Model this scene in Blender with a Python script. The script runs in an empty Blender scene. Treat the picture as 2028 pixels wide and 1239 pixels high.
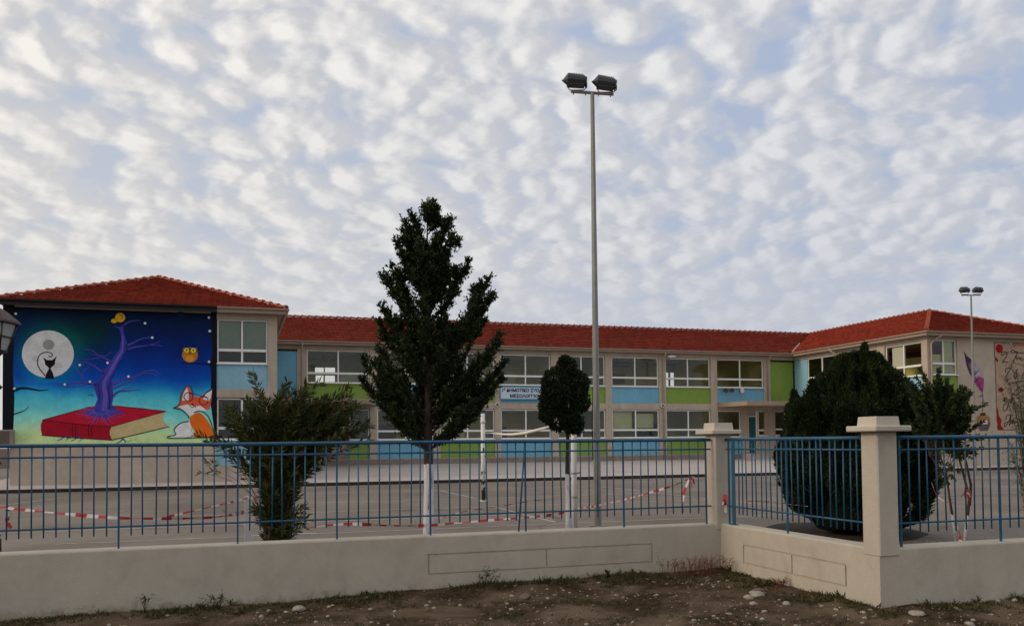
import bpy, bmesh, math, random
import numpy as np
from mathutils import Vector, Matrix, noise
from mathutils.geometry import tessellate_polygon
random.seed(7)
RNG = np.random.default_rng(11)
R = math.radians
SC = bpy.context.scene
COL = SC.collection

# ------------------------------------------------------------------ camera
cam_d = bpy.data.cameras.new("camera"); cam = bpy.data.objects.new("camera", cam_d); COL.objects.link(cam)
F_PX, W_PX, H_PX = 1721.93, 2028.0, 1239.0
PITCH, ROLL, YAW = .0359746, -.00961, .309943
fw = Vector((math.sin(YAW)*math.cos(PITCH), math.cos(YAW)*math.cos(PITCH), math.sin(PITCH)))
r0 = Vector((math.cos(YAW), -math.sin(YAW), 0)); u0 = r0.cross(fw)
rt = r0*math.cos(ROLL)+u0*math.sin(ROLL); up = u0*math.cos(ROLL)-r0*math.sin(ROLL)
m = Matrix((rt, up, -fw)).transposed().to_4x4(); m.translation = Vector((0, 0, 1.85))
cam.matrix_world = m
cam_d.sensor_fit = 'HORIZONTAL'; cam_d.sensor_width = 36; cam_d.lens = 36*F_PX/W_PX
cam_d.shift_y = (814.57-H_PX/2)/W_PX
cam_d.clip_start = .05; cam_d.clip_end = 5000
SC.camera = cam

# ------------------------------------------------------------------ light
SUN_AZ, SUN_EL = R(-88), R(24)          # azimuth clockwise from +Y
w = bpy.data.worlds.new("World"); SC.world = w; w.use_nodes = True
nt = w.node_tree; nt.nodes.clear()
def N(t, tree=None, **k):
    n = (tree or nt).nodes.new(t)
    for a, b in k.items(): setattr(n, a, b)
    return n
def LK(a, b, tree=None): (tree or nt).links.new(a, b)
def MATH(op, a, b=None, c=None, tree=None, clamp=False):
    t = tree or nt; n = t.nodes.new('ShaderNodeMath'); n.operation = op; n.use_clamp = clamp
    for i, v in enumerate((a, b, c)):
        if v is None: continue
        if isinstance(v, (int, float)): n.inputs[i].default_value = v
        else: t.links.new(v, n.inputs[i])
    return n.outputs[0]
def MIX(f, a, b, tree=None, bt='MIX'):
    t = tree or nt; n = t.nodes.new('ShaderNodeMix'); n.data_type = 'RGBA'; n.blend_type = bt
    for s, v in ((n.inputs[0], f), (n.inputs[6], a), (n.inputs[7], b)):
        if isinstance(v, (int, float)): s.default_value = v
        elif isinstance(v, tuple): s.default_value = (*v[:3], 1)
        else: t.links.new(v, s)
    return n.outputs[2]
def RAMP(f, stops, tree=None, interp='LINEAR'):
    t = tree or nt; n = t.nodes.new('ShaderNodeValToRGB'); cr = n.color_ramp; cr.interpolation = interp
    while len(cr.elements) < len(stops): cr.elements.new(.5)
    for e, (p, c) in zip(cr.elements, stops):
        e.position = p; e.color = (c, c, c, 1) if isinstance(c, (int, float)) else (*c, 1)
    t.links.new(f, n.inputs[0]); return n.outputs[0]
sky = N('ShaderNodeTexSky', sky_type='NISHITA', sun_disc=False)
sky.sun_elevation = SUN_EL; sky.sun_rotation = SUN_AZ; sky.air_density = 1.0; sky.dust_density = 1.5; sky.ozone_density = 1.5
tc = N('ShaderNodeTexCoord'); sp = N('ShaderNodeSeparateXYZ'); LK(tc.outputs['Generated'], sp.inputs[0])
X_, Y_, Z_ = sp.outputs
zz = MATH('MAXIMUM', Z_, 0.0)
den = MATH('ADD', zz, .36)
cx_ = MATH('DIVIDE', X_, den); cy_ = MATH('DIVIDE', Y_, den)
cb = N('ShaderNodeCombineXYZ'); LK(cx_, cb.inputs[0]); LK(cy_, cb.inputs[1])
def noise_n(vec, scale, detail=3, rough=.5, dist=0, tree=None, dims=None):
    t = tree or nt; n = t.nodes.new('ShaderNodeTexNoise'); t.links.new(vec, n.inputs['Vector'])
    n.inputs['Scale'].default_value = scale; n.inputs['Detail'].default_value = detail
    n.inputs['Roughness'].default_value = rough; n.inputs['Distortion'].default_value = dist
    return n
wv = noise_n(cb.outputs[0], 4.0, 2, .5)
wsub = N('ShaderNodeVectorMath', operation='SUBTRACT'); LK(wv.outputs['Color'], wsub.inputs[0]); wsub.inputs[1].default_value = (.5, .5, .5)
wsc = N('ShaderNodeVectorMath', operation='SCALE'); LK(wsub.outputs[0], wsc.inputs[0]); wsc.inputs['Scale'].default_value = .07
wad = N('ShaderNodeVectorMath', operation='ADD'); LK(cb.outputs[0], wad.inputs[0]); LK(wsc.outputs[0], wad.inputs[1])
mp = N('ShaderNodeMapping'); LK(wad.outputs[0], mp.inputs[0]); mp.inputs['Rotation'].default_value = (0, 0, R(35)); mp.inputs['Scale'].default_value = (1.48, 1.56, 1)
def puff(vec):
    """billowy cell field: rounded heads (smooth voronoi) broken up by noise"""
    bigv = noise_n(vec, 1.5, 2, .5); c_ = noise_n(vec, 9.5, 2.5, .5); fi = noise_n(vec, 30, 4, .6)
    vo = N('ShaderNodeTexVoronoi'); LK(vec, vo.inputs['Vector']); vo.inputs['Scale'].default_value = 10.5
    vo.feature = 'SMOOTH_F1'; vo.inputs['Smoothness'].default_value = .5
    o = MATH('MULTIPLY', MATH('SUBTRACT', .50, vo.outputs['Distance']), 1.25)
    o = MATH('ADD', o, MATH('MULTIPLY', MATH('SUBTRACT', c_.outputs[0], .5), 1.3))
    o = MATH('ADD', o, MATH('MULTIPLY', MATH('SUBTRACT', bigv.outputs[0], .5), .7))
    return MATH('ADD', o, MATH('MULTIPLY', MATH('SUBTRACT', fi.outputs[0], .5), .38))
v0 = puff(mp.outputs[0])
# the same field a little towards the sun: the difference shades the heads
shf = N('ShaderNodeVectorMath', operation='ADD'); LK(mp.outputs[0], shf.inputs[0]); shf.inputs[1].default_value = (-.020, -.004, 0)
v1 = puff(shf.outputs[0])
slope_ = MATH('SUBTRACT', v0, v1)
cov = RAMP(MATH('ADD', v0, .60), [(.08, .14), (.33, .62), (.62, 1.0)], interp='EASE')
hz = RAMP(Z_, [(.0, 1.0), (.13, .80), (.24, .34), (.42, .05)], interp='EASE')      # thin veil thickens towards the horizon
hl = RAMP(MATH('ADD', MATH('MULTIPLY', slope_, 1.5), MATH('MULTIPLY_ADD', v0, .55, .40)), [(.18, 0.0), (.95, 1.0)])
skyc = N('ShaderNodeVectorMath', operation='SCALE'); LK(sky.outputs[0], skyc.inputs[0]); skyc.inputs['Scale'].default_value = .095
# warm side towards the sun
sdv = N('ShaderNodeVectorMath', operation='DOT_PRODUCT'); LK(tc.outputs['Generated'], sdv.inputs[0])
sdv.inputs[1].default_value = (math.sin(SUN_AZ)*math.cos(SUN_EL), math.cos(SUN_AZ)*math.cos(SUN_EL), math.sin(SUN_EL))
warm = RAMP(MATH('MULTIPLY_ADD', sdv.outputs['Value'], .5, .5), [(.30, 0.0), (.85, 1.0)])
gap = MIX(.92, skyc.outputs[0], MIX(warm, (.35, .44, .63), (.49, .535, .62)))
cl_d = MIX(warm, (.50, .52, .575), (.61, .595, .59))
cl_b = MIX(warm, (.72, .725, .745), (.95, .905, .83))
clc = MIX(hl, cl_d, cl_b)
c1 = MIX(cov, gap, clc)
veil = MIX(warm, (.49, .52, .585), (.72, .69, .64))
c2 = MIX(MATH('MULTIPLY', hz, .92), c1, veil)
bg = N('ShaderNodeBackground'); LK(c2, bg.inputs[0]); bg.inputs[1].default_value = 1.0
wo = N('ShaderNodeOutputWorld'); LK(bg.outputs[0], wo.inputs[0])

sl = bpy.data.lights.new("sun", 'SUN'); sl.energy = 1.25; sl.angle = R(14); sl.color = (1, .80, .60)
so = bpy.data.objects.new("sun", sl); COL.objects.link(so)
sd = Vector((math.sin(SUN_AZ)*math.cos(SUN_EL), math.cos(SUN_AZ)*math.cos(SUN_EL), math.sin(SUN_EL)))
so.rotation_euler = sd.to_track_quat('Z', 'Y').to_euler(); so.location = sd*60
SC.view_settings.view_transform = 'Standard'; SC.view_settings.look = 'None'
SC.view_settings.exposure = .10; SC.view_settings.gamma = 1; SC.view_settings.use_curve_mapping = False
SC.cycles.max_bounces = 6; SC.cycles.transparent_max_bounces = 24; SC.cycles.use_denoising = True
SC.cycles.caustics_reflective = False; SC.cycles.caustics_refractive = False

# ------------------------------------------------------------------ materials
def new_mat(name):
    mt = bpy.data.materials.new(name); mt.use_nodes = True; t = mt.node_tree; t.nodes.clear()
    b = t.nodes.new('ShaderNodeBsdfPrincipled'); o = t.nodes.new('ShaderNodeOutputMaterial'); t.links.new(b.outputs[0], o.inputs[0])
    return mt, t, b, o
def mat(name, c, rough=.8, var=.12, scale=3, bump=.0, bscale=40, metal=0, spec=.3, streak=0, dirt=None, dirt_amt=0):
    mt, t, b, o = new_mat(name)
    co = t.nodes.new('ShaderNodeTexCoord').outputs['Object']
    n1 = noise_n(co, scale, 5, .6, .3, t)
    n2 = noise_n(co, scale*9, 3, .6, 0, t)
    f = MATH('MULTIPLY_ADD', n1.outputs[0], .7, MATH('MULTIPLY', n2.outputs[0], .3, tree=t), tree=t)
    lo = tuple(max(0, x*(1-var*1.6)) for x in c); hi = tuple(min(1, x*(1+var*1.6)) for x in c)
    col = MIX(RAMP(f, [(.3, 0.0), (.7, 1.0)], t), lo, hi, t)
    if streak:
        mpp = t.nodes.new('ShaderNodeMapping'); t.links.new(co, mpp.inputs[0]); mpp.inputs['Scale'].default_value = (1.5, 1.5, .12)
        ns = noise_n(mpp.outputs[0], 2.2, 5, .65, 0, t)
        col = MIX(MATH('MULTIPLY', RAMP(ns.outputs[0], [(.48, 0.0), (.72, 1.0)], t), streak, tree=t), col, tuple(x*.55 for x in c), t)
    if dirt:
        nd = noise_n(co, 1.7, 6, .7, .6, t)
        col = MIX(MATH('MULTIPLY', RAMP(nd.outputs[0], [(.5, 0.0), (.68, 1.0)], t), dirt_amt, tree=t), col, dirt, t)
    t.links.new(col, b.inputs['Base Color'])
    b.inputs['Roughness'].default_value = rough; b.inputs['Metallic'].default_value = metal
    b.inputs['Specular IOR Level'].default_value = spec
    if bump:
        nb = noise_n(co, bscale, 4, .6, 0, t); bm_ = t.nodes.new('ShaderNodeBump'); bm_.inputs['Strength'].default_value = bump
        bm_.inputs['Distance'].default_value = .01; t.links.new(nb.outputs[0], bm_.inputs['Height']); t.links.new(bm_.outputs[0], b.inputs['Normal'])
    return mt
def splash(mt, c, z0, h):
    t = mt.node_tree; b = [n for n in t.nodes if n.type == 'BSDF_PRINCIPLED'][0]; src = b.inputs['Base Color'].links[0].from_socket
    co = t.nodes.new('ShaderNodeTexCoord').outputs['Object']; s_ = t.nodes.new('ShaderNodeSeparateXYZ'); t.links.new(co, s_.inputs[0])
    n = noise_n(co, 5, 6, .75, .8, t); zf = MATH('DIVIDE', MATH('SUBTRACT', z0+h, s_.outputs[2], tree=t), h, tree=t, clamp=True)
    f = RAMP(MATH('ADD', MATH('MULTIPLY', zf, .55, tree=t), MATH('MULTIPLY', MATH('SUBTRACT', n.outputs[0], .5, tree=t), 1.1, tree=t), tree=t), [(.32, 0.0), (.62, .75)], t)
    t.links.new(MIX(f, src, c, t), b.inputs['Base Color'])
def cracks(mt, c, sc, amt):
    t = mt.node_tree; b = [n for n in t.nodes if n.type == 'BSDF_PRINCIPLED'][0]; src = b.inputs['Base Color'].links[0].from_socket
    co = t.nodes.new('ShaderNodeTexCoord').outputs['Object']; n = noise_n(co, sc*1.3, 4, .6, 0, t)
    ad = t.nodes.new('ShaderNodeVectorMath'); ad.operation = 'MULTIPLY_ADD'; t.links.new(n.outputs['Color'], ad.inputs[0]); ad.inputs[1].default_value = (.5/sc,)*3; t.links.new(co, ad.inputs[2])
    v_ = t.nodes.new('ShaderNodeTexVoronoi'); v_.feature = 'DISTANCE_TO_EDGE'; t.links.new(ad.outputs[0], v_.inputs['Vector']); v_.inputs['Scale'].default_value = sc
    n2 = noise_n(co, sc*.7, 3, .6, 0, t)
    f = MATH('MULTIPLY', RAMP(v_.outputs['Distance'], [(.0, 1.0), (.012, 0.0)], t), RAMP(n2.outputs[0], [(.50, 0.0), (.60, amt)], t), tree=t)
    t.links.new(MIX(f, src, c, t), b.inputs['Base Color'])
def leaf_mat(name, c, c2, trans=.25):
    mt, t, b, o = new_mat(name)
    at = t.nodes.new('ShaderNodeAttribute'); at.attribute_name = 'tint'
    col = MIX(at.outputs['Fac'], c, c2, t)
    t.links.new(col, b.inputs['Base Color']); b.inputs['Roughness'].default_value = .6; b.inputs['Specular IOR Level'].default_value = .18
    tr = t.nodes.new('ShaderNodeBsdfTranslucent'); t.links.new(col, tr.inputs[0])
    mx = t.nodes.new('ShaderNodeMixShader'); mx.inputs[0].default_value = trans
    t.links.new(b.outputs[0], mx.inputs[1]); t.links.new(tr.outputs[0], mx.inputs[2]); t.links.new(mx.outputs[0], o.inputs[0])
    return mt
def attr_mat(name, rough=.8, var=.15):
    mt, t, b, o = new_mat(name)
    at = t.nodes.new('ShaderNodeAttribute'); at.attribute_name = 'paint'
    co = t.nodes.new('ShaderNodeTexCoord').outputs['Object']; n1 = noise_n(co, 2.3, 6, .7, .4, t)
    n9 = noise_n(co, 26, 4, .7, 0, t); f = RAMP(MATH('MULTIPLY_ADD', n9.outputs[0], .45, MATH('MULTIPLY', n1.outputs[0], .55, tree=t), tree=t), [(.33, 1-var), (.67, 1+var)], t)
    mul = t.nodes.new('ShaderNodeMix'); mul.data_type = 'RGBA'; mul.blend_type = 'MULTIPLY'; mul.inputs[0].default_value = 1
    t.links.new(at.outputs['Color'], mul.inputs[6]); t.links.new(f, mul.inputs[7])
    t.links.new(mul.outputs[2], b.inputs['Base Color']); b.inputs['Roughness'].default_value = rough; b.inputs['Specular IOR Level'].default_value = .2
    return mt
def glass_mat(name, tint, refl=.9, base=.05):
    mt, t, b, o = new_mat(name); t.nodes.remove(b)
    tr = t.nodes.new('ShaderNodeBsdfTransparent'); tr.inputs[0].default_value = (*tint, 1)
    gl = t.nodes.new('ShaderNodeBsdfGlossy'); gl.inputs['Roughness'].default_value = .03; gl.inputs[0].default_value = (.9, .95, .95, 1)
    fr = t.nodes.new('ShaderNodeFresnel'); fr.inputs[0].default_value = 1.5
    co = t.nodes.new('ShaderNodeTexCoord').outputs['Object']; nb = noise_n(co, 1.1, 2, .5, 0, t)
    bm_ = t.nodes.new('ShaderNodeBump'); bm_.inputs['Strength'].default_value = .25; bm_.inputs['Distance'].default_value = .02
    t.links.new(nb.outputs[0], bm_.inputs['Height']); t.links.new(bm_.outputs[0], gl.inputs['Normal'])
    f = MATH('MULTIPLY_ADD', fr.outputs[0], refl, base, tree=t)
    mx = t.nodes.new('ShaderNodeMixShader'); t.links.new(f, mx.inputs[0]); t.links.new(tr.outputs[0], mx.inputs[1]); t.links.new(gl.outputs[0], mx.inputs[2])
    t.links.new(mx.outputs[0], o.inputs[0]); return mt

PLASTER = mat('plaster', (.49, .41, .33), .9, .09, .8, .3, 60, streak=.32, dirt=(.31, .255, .20), dirt_amt=.3)
PLASTER_BASE = mat('plaster_base', (.36, .30, .25), .9, .10, .7, .3, 60, streak=.3, dirt=(.16, .10, .07), dirt_amt=.5)
BLUEP = mat('blue_panel', (.17, .42, .58), .8, .08, .7, .2, 50, streak=.15)
LBLUEP = mat('pale_blue_panel', (.27, .50, .62), .8, .07, .7, .2, 50, streak=.15)
GREENP = mat('green_panel', (.22, .34, .065), .8, .08, .7, .2, 50, streak=.15)
FASCIA = mat('fascia', (.36, .27, .21), .7, .08, 1.2, .1, 30, streak=.1)
GUTTER = mat('gutter_metal', (.42, .33, .27), .55, .06, 2)
DARKG = mat('dark_gutter', (.02, .017, .02), .6, .2, 2)
WFRAME = mat('white_frame', (.82, .82, .80), .45, .05, 2, spec=.4)
INT_WALL = mat('interior_wall', (.80, .74, .28), .9, .12, .25)
INT_WALL2 = mat('interior_wall_grey', (.60, .64, .44), .9, .15, .3)
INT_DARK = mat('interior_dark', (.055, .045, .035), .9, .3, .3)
INT_FLOOR = mat('interior_floor', (.48, .42, .33), .7, .1, .6)
INT_CEIL = mat('interior_ceiling', (.80, .80, .74), .9, .05, .6)
BLIND = mat('blind', (.24, .33, .32), .9, .05, 3)
BOARD = mat('white_board', (.75, .77, .78), .6, .03, 2)
TEAL = mat('teal_door', (.012, .10, .10), .5, .1, 2)
GLASS = glass_mat('window_glass', (.92, .93, .80), .8, .02)
CONC = mat('wall_render', (.48, .435, .36), .9, .07, .9, .7, 75, streak=.14, dirt=(.31, .265, .205), dirt_amt=.35)
splash(CONC, (.19, .15, .11), -.05, .30)
CAPM = mat('cap_render', (.52, .475, .40), .9, .06, 1.2, .5, 75, streak=.08)
FBLUE = mat('fence_blue', (.010, .085, .165), .42, .2, 6, .2, 60, spec=.4, dirt=(.045, .04, .035), dirt_amt=.55)
GALV = mat('galvanised_steel', (.27, .27, .25), .5, .12, 3, metal=.2, streak=.2)
BLACK = mat('black_metal', (.014, .014, .016), .45, .2, 4, spec=.4)
LAMPG = mat('lamp_housing', (.045, .05, .06), .5, .2, 5, spec=.4)
WPAINT = mat('white_paint', (.66, .66, .66), .6, .08, 5, .2, 40, dirt=(.2, .17, .13), dirt_amt=.25)
ROPE = mat('net_cloth', (.72, .68, .60), .9, .1, 14, .6, 60)
TRED = mat('tape_red', (.42, .03, .03), .4, .1, 5); TWHITE = mat('tape_white', (.60, .56, .54), .4, .08, 5)
SIGNW = mat('sign_white', (.56, .66, .76), .5, .03, 2); SIGNT = mat('sign_letters', (.012, .02, .07), .5, .05, 2)
PAINTM = attr_mat('mural_paint', .85, .26)
KERB = mat('kerb_dark', (.035, .028, .024), .9, .35, 2.5, .3, 30)
PLATF = mat('platform_concrete', (.47, .42, .39), .9, .07, .5, .3, 30, streak=0, dirt=(.33, .28, .25), dirt_amt=.5)
STONE = mat('stone_mat', (.32, .285, .24), .9, .28, 4, .5, 50)
STONED = mat('stone_brown', (.14, .10, .07), .9, .2, 9, .5, 50)
GRASSM = leaf_mat('grass_mat', (.018, .030, .008), (.13, .105, .045), .22)
REDW = leaf_mat('red_weed_mat', (.17, .045, .02), (.22, .12, .06), .2)
CYP = leaf_mat('cypress_mat', (.013, .022, .008), (.050, .068, .022), .15)
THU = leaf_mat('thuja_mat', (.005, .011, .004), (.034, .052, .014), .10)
OLE = leaf_mat('oleander_mat', (.022, .040, .012), (.085, .105, .03), .22)
OLB = leaf_mat('oleander_dead_mat', (.09, .035, .015), (.15, .07, .03), .15)
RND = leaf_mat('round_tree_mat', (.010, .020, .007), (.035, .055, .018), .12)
SHR = leaf_mat('shrub_mat', (.014, .028, .010), (.055, .075, .025), .18)
FEA = leaf_mat('feather_mat', (.045, .065, .02), (.10, .12, .05), .25)
def bark_mat(name, c, wash_z, wash=True):
    mt, t, b, o = new_mat(name)
    co = t.nodes.new('ShaderNodeTexCoord').outputs['Object']
    mp_ = t.nodes.new('ShaderNodeMapping'); t.links.new(co, mp_.inputs[0]); mp_.inputs['Scale'].default_value = (26, 26, 3.2)
    n1 = noise_n(mp_.outputs[0], 1, 5, .65, .4, t)
    bark = MIX(RAMP(n1.outputs[0], [(.35, 0.0), (.65, 1.0)], t), tuple(x*.45 for x in c), tuple(x*1.5 for x in c), t)
    if wash:
        s = t.nodes.new('ShaderNodeSeparateXYZ'); t.links.new(co, s.inputs[0])
        n2 = noise_n(co, 16, 3, .6, 0, t)
        edge = MATH('GREATER_THAN', MATH('MULTIPLY_ADD', n2.outputs[0], .10, wash_z-.05, tree=t), s.outputs[2], tree=t)
        cracks = RAMP(n1.outputs[0], [(.36, 0.0), (.42, 1.0)], t)
        f = MATH('MULTIPLY', edge, cracks, tree=t)
        bark = MIX(f, bark, (.62, .62, .66), t)
    t.links.new(bark, b.inputs['Base Color']); b.inputs['Roughness'].default_value = .9
    bm_ = t.nodes.new('ShaderNodeBump'); bm_.inputs['Strength'].default_value = .8; bm_.inputs['Distance'].default_value = .02
    t.links.new(n1.outputs[0], bm_.inputs['Height']); t.links.new(bm_.outputs[0], b.inputs['Normal'])
    return mt
def roof_mat(name):
    mt, t, b, o = new_mat(name)
    uv = t.nodes.new('ShaderNodeUVMap'); uv.uv_map = 'tile'; s = t.nodes.new('ShaderNodeSeparateXYZ'); t.links.new(uv.outputs[0], s.inputs[0])
    row = MATH('FLOOR', s.outputs[1], tree=t); rowf = MATH('FRACT', s.outputs[1], tree=t)
    ush = MATH('ADD', s.outputs[0], MATH('MULTIPLY', MATH('MODULO', row, 2, tree=t), .0, tree=t), tree=t)
    colf = MATH('FRACT', ush, tree=t); coln = MATH('FLOOR', ush, tree=t)
    c = t.nodes.new('ShaderNodeCombineXYZ'); t.links.new(coln, c.inputs[0]); t.links.new(row, c.inputs[1])
    wn = t.nodes.new('ShaderNodeTexWhiteNoise'); wn.noise_dimensions = '2D'; t.links.new(c.outputs[0], wn.inputs['Vector'])
    co = t.nodes.new('ShaderNodeTexCoord').outputs['Object']; nb = noise_n(co, .5, 4, .6, .2, t)
    col = MIX(wn.outputs['Value'], (.225, .036, .020), (.36, .064, .033), t)
    col = MIX(RAMP(nb.outputs[0], [(.35, 0.0), (.75, .5)], t), col, (.15, .026, .014), t)
    nl = noise_n(co, 3.2, 5, .7, .5, t); col = MIX(RAMP(nl.outputs[0], [(.62, 0.0), (.75, .55)], t), col, (.20, .115, .075), t)
    t.links.new(col, b.inputs['Base Color']); b.inputs['Roughness'].default_value = .85; b.inputs['Specular IOR Level'].default_value = .2
    h = MATH('SINE', MATH('MULTIPLY', ush, 2*math.pi, tree=t), tree=t)
    bm_ = t.nodes.new('ShaderNodeBump'); bm_.inputs['Strength'].default_value = 1; bm_.inputs['Distance'].default_value = .022
    t.links.new(h, bm_.inputs['Height']); t.links.new(bm_.outputs[0], b.inputs['Normal'])
    return mt
ROOF = roof_mat('clay_tiles'); RIDGE = mat('ridge_tile', (.36, .10, .06), .85, .2, 6, .2, 30)
MORTAR = mat('valley_lining', (.46, .36, .30), .8, .1, 3)

def ground_mat():
    mt, t, b, o = new_mat('dirt_ground'); K = .62
    co = t.nodes.new('ShaderNodeTexCoord').outputs['Object']
    n1 = noise_n(co, .9, 6, .65, .5, t); n2 = noise_n(co, 9, 6, .7, .2, t); n3 = noise_n(co, 60, 3, .7, 0, t)
    vr = t.nodes.new('ShaderNodeTexVoronoi'); t.links.new(co, vr.inputs['Vector']); vr.inputs['Scale'].default_value = 38
    col = MIX(RAMP(n2.outputs[0], [(.35, 0.0), (.7, 1.0)], t), (.019, .0115, .006), (.080, .049, .026), t)
    col = MIX(RAMP(n1.outputs[0], [(.42, 0.0), (.62, 1.0)], t), col, (.165, .122, .082), t)
    col = MIX(MATH('MULTIPLY', RAMP(n3.outputs[0], [(.45, 0.0), (.7, 1.0)], t), .5, tree=t), col, (.05, .034, .022), t)
    peb = MATH('MULTIPLY', RAMP(vr.outputs['Distance'], [(.16, 1.0), (.24, 0.0)], t), RAMP(n2.outputs[0], [(.52, 0.0), (.60, .8)], t), tree=t)
    col = MIX(peb, col, (.24, .21, .175), t)
    t.links.new(col, b.inputs['Base Color']); b.inputs['Roughness'].default_value = .95; b.inputs['Specular IOR Level'].default_value = .1
    bm_ = t.nodes.new('ShaderNodeBump'); bm_.inputs['Strength'].default_value = .9; bm_.inputs['Distance'].default_value = .025
    t.links.new(MATH('ADD', n3.outputs[0], MATH('ADD', n2.outputs[0], peb, tree=t), tree=t), bm_.inputs['Height']); t.links.new(bm_.outputs[0], b.inputs['Normal'])
    return mt
def asphalt_mat():
    mt, t, b, o = new_mat('yard_asphalt')
    co = t.nodes.new('ShaderNodeTexCoord').outputs['Object']
    n1 = noise_n(co, .22, 6, .6, .6, t); n2 = noise_n(co, 2.2, 6, .7, .2, t); n3 = noise_n(co, 55, 3, .7, 0, t)
    col = MIX(RAMP(n1.outputs[0], [(.35, 0.0), (.65, 1.0)], t), (.145, .125, .105), (.235, .205, .172), t)
    col = MIX(MATH('MULTIPLY', RAMP(n2.outputs[0], [(.45, 0.0), (.7, 1.0)], t), .35, tree=t), col, (.12, .10, .085), t)
    col = MIX(MATH('MULTIPLY', RAMP(n3.outputs[0], [(.5, 0.0), (.62, 1.0)], t), .45, tree=t), col, (.30, .27, .24), t)
    t.links.new(col, b.inputs['Base Color']); b.inputs['Roughness'].default_value = .9; b.inputs['Specular IOR Level'].default_value = .15
    bm_ = t.nodes.new('ShaderNodeBump'); bm_.inputs['Strength'].default_value = .5; bm_.inputs['Distance'].default_value = .01
    t.links.new(n3.outputs[0], bm_.inputs['Height']); t.links.new(bm_.outputs[0], b.inputs['Normal'])
    return mt

# ------------------------------------------------------------------ object helpers
def tag(o, label=None, cat=None, group=None, kind=None):
    for k, v_ in (('label', label), ('category', cat), ('group', group), ('kind', kind)):
        if v_: o[k] = v_
    return o
BASE = {}
def empty(name, loc, label=None, cat=None, group=None):
    o = bpy.data.objects.new(name, None); COL.objects.link(o); o.location = loc; o.empty_display_size = .2
    BASE[o.name] = Vector(loc); return tag(o, label, cat, group)
class MB:
    def __init__(s): s.v = []; s.f = []; s.m = []; s.sm = []; s.T = None
    def add(s, vs, fs, mi=0, smooth=False):
        b = len(s.v)
        s.v += [Vector(p) if s.T is None else Vector(s.T(*p)) for p in vs]
        for f in fs: s.f.append([b+i for i in f]); s.m.append(mi); s.sm.append(smooth)
        return s
    def box(s, x0, x1, y0, y1, z0, z1, mi=0):
        return s.add([(x0,y0,z0),(x1,y0,z0),(x1,y1,z0),(x0,y1,z0),(x0,y0,z1),(x1,y0,z1),(x1,y1,z1),(x0,y1,z1)],
                     [(0,3,2,1),(4,5,6,7),(0,1,5,4),(1,2,6,5),(2,3,7,6),(3,0,4,7)], mi)
    def bbox(s, x0, x1, y0, y1, z0, z1, b=.01, mi=0):      # chamfered box
        xs = [(x0, x0+b), (x1-b, x1)]
        vs = []; 
        for z, i in ((z0, 0), (z0+b, 1), (z1-b, 1), (z1, 0)):
            e = 0 if i else b
            vs += [(x0+b, y0+e, z), (x1-b, y0+e, z), (x1-e, y0+b, z), (x1-e, y1-b, z), (x1-b, y1-e, z), (x0+b, y1-e, z), (x0+e, y1-b, z), (x0+e, y0+b, z)]
        fs = [list(range(7, -1, -1)), list(range(24, 32))]
        for k in range(3):
            for i in range(8): fs.append((k*8+i, k*8+(i+1)%8, k*8+8+(i+1)%8, k*8+8+i))
        return s.add(vs, fs, mi)
    def tube(s, pts, rad, n=8, mi=0, cap=True, smooth=True):
        pts = [Vector(p) for p in pts]; rs = rad if isinstance(rad, (list, tuple)) else [rad]*len(pts)
        vs = []; fs = []; prev = None
        for i, p in enumerate(pts):
            d = (pts[min(i+1, len(pts)-1)]-pts[max(i-1, 0)]).normalized()
            if prev is None: a = d.cross(Vector((0, 0, 1)) if abs(d.z) < .9 else Vector((1, 0, 0))).normalized()
            else: a = (prev-d*prev.dot(d)).normalized()
            prev = a; b = d.cross(a)
            for k in range(n):
                t_ = 2*math.pi*(k+.5)/n; vs.append(p+(a*math.cos(t_)+b*math.sin(t_))*rs[i])
        for i in range(len(pts)-1):
            for k in range(n): fs.append((i*n+k, i*n+(k+1)%n, (i+1)*n+(k+1)%n, (i+1)*n+k))
        s.add(vs, fs, mi, smooth)
        if cap:
            b = len(s.v)-len(vs); s.f.append([b+k for k in range(n-1, -1, -1)]); s.m.append(mi); s.sm.append(False)
            s.f.append([b+(len(pts)-1)*n+k for k in range(n)]); s.m.append(mi); s.sm.append(False)
        return s
    def build(s, name, mats, parent=None, recalc=True):
        off = Vector((0, 0, 0)) if parent is None else BASE[parent.name]
        me = bpy.data.meshes.new(name); me.from_pydata([p-off for p in s.v], [], s.f)
        for mt in (mats if isinstance(mats, (list, tuple)) else [mats]): me.materials.append(mt)
        me.polygons.foreach_set('material_index', s.m); me.polygons.foreach_set('use_smooth', s.sm)
        if recalc:
            bm = bmesh.new(); bm.from_mesh(me); bmesh.ops.recalc_face_normals(bm, faces=bm.faces); bm.to_mesh(me); bm.free()
        me.update()
        o = bpy.data.objects.new(name, me); COL.objects.link(o); BASE[o.name] = off
        if parent is not None: o.parent = parent
        return o
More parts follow.
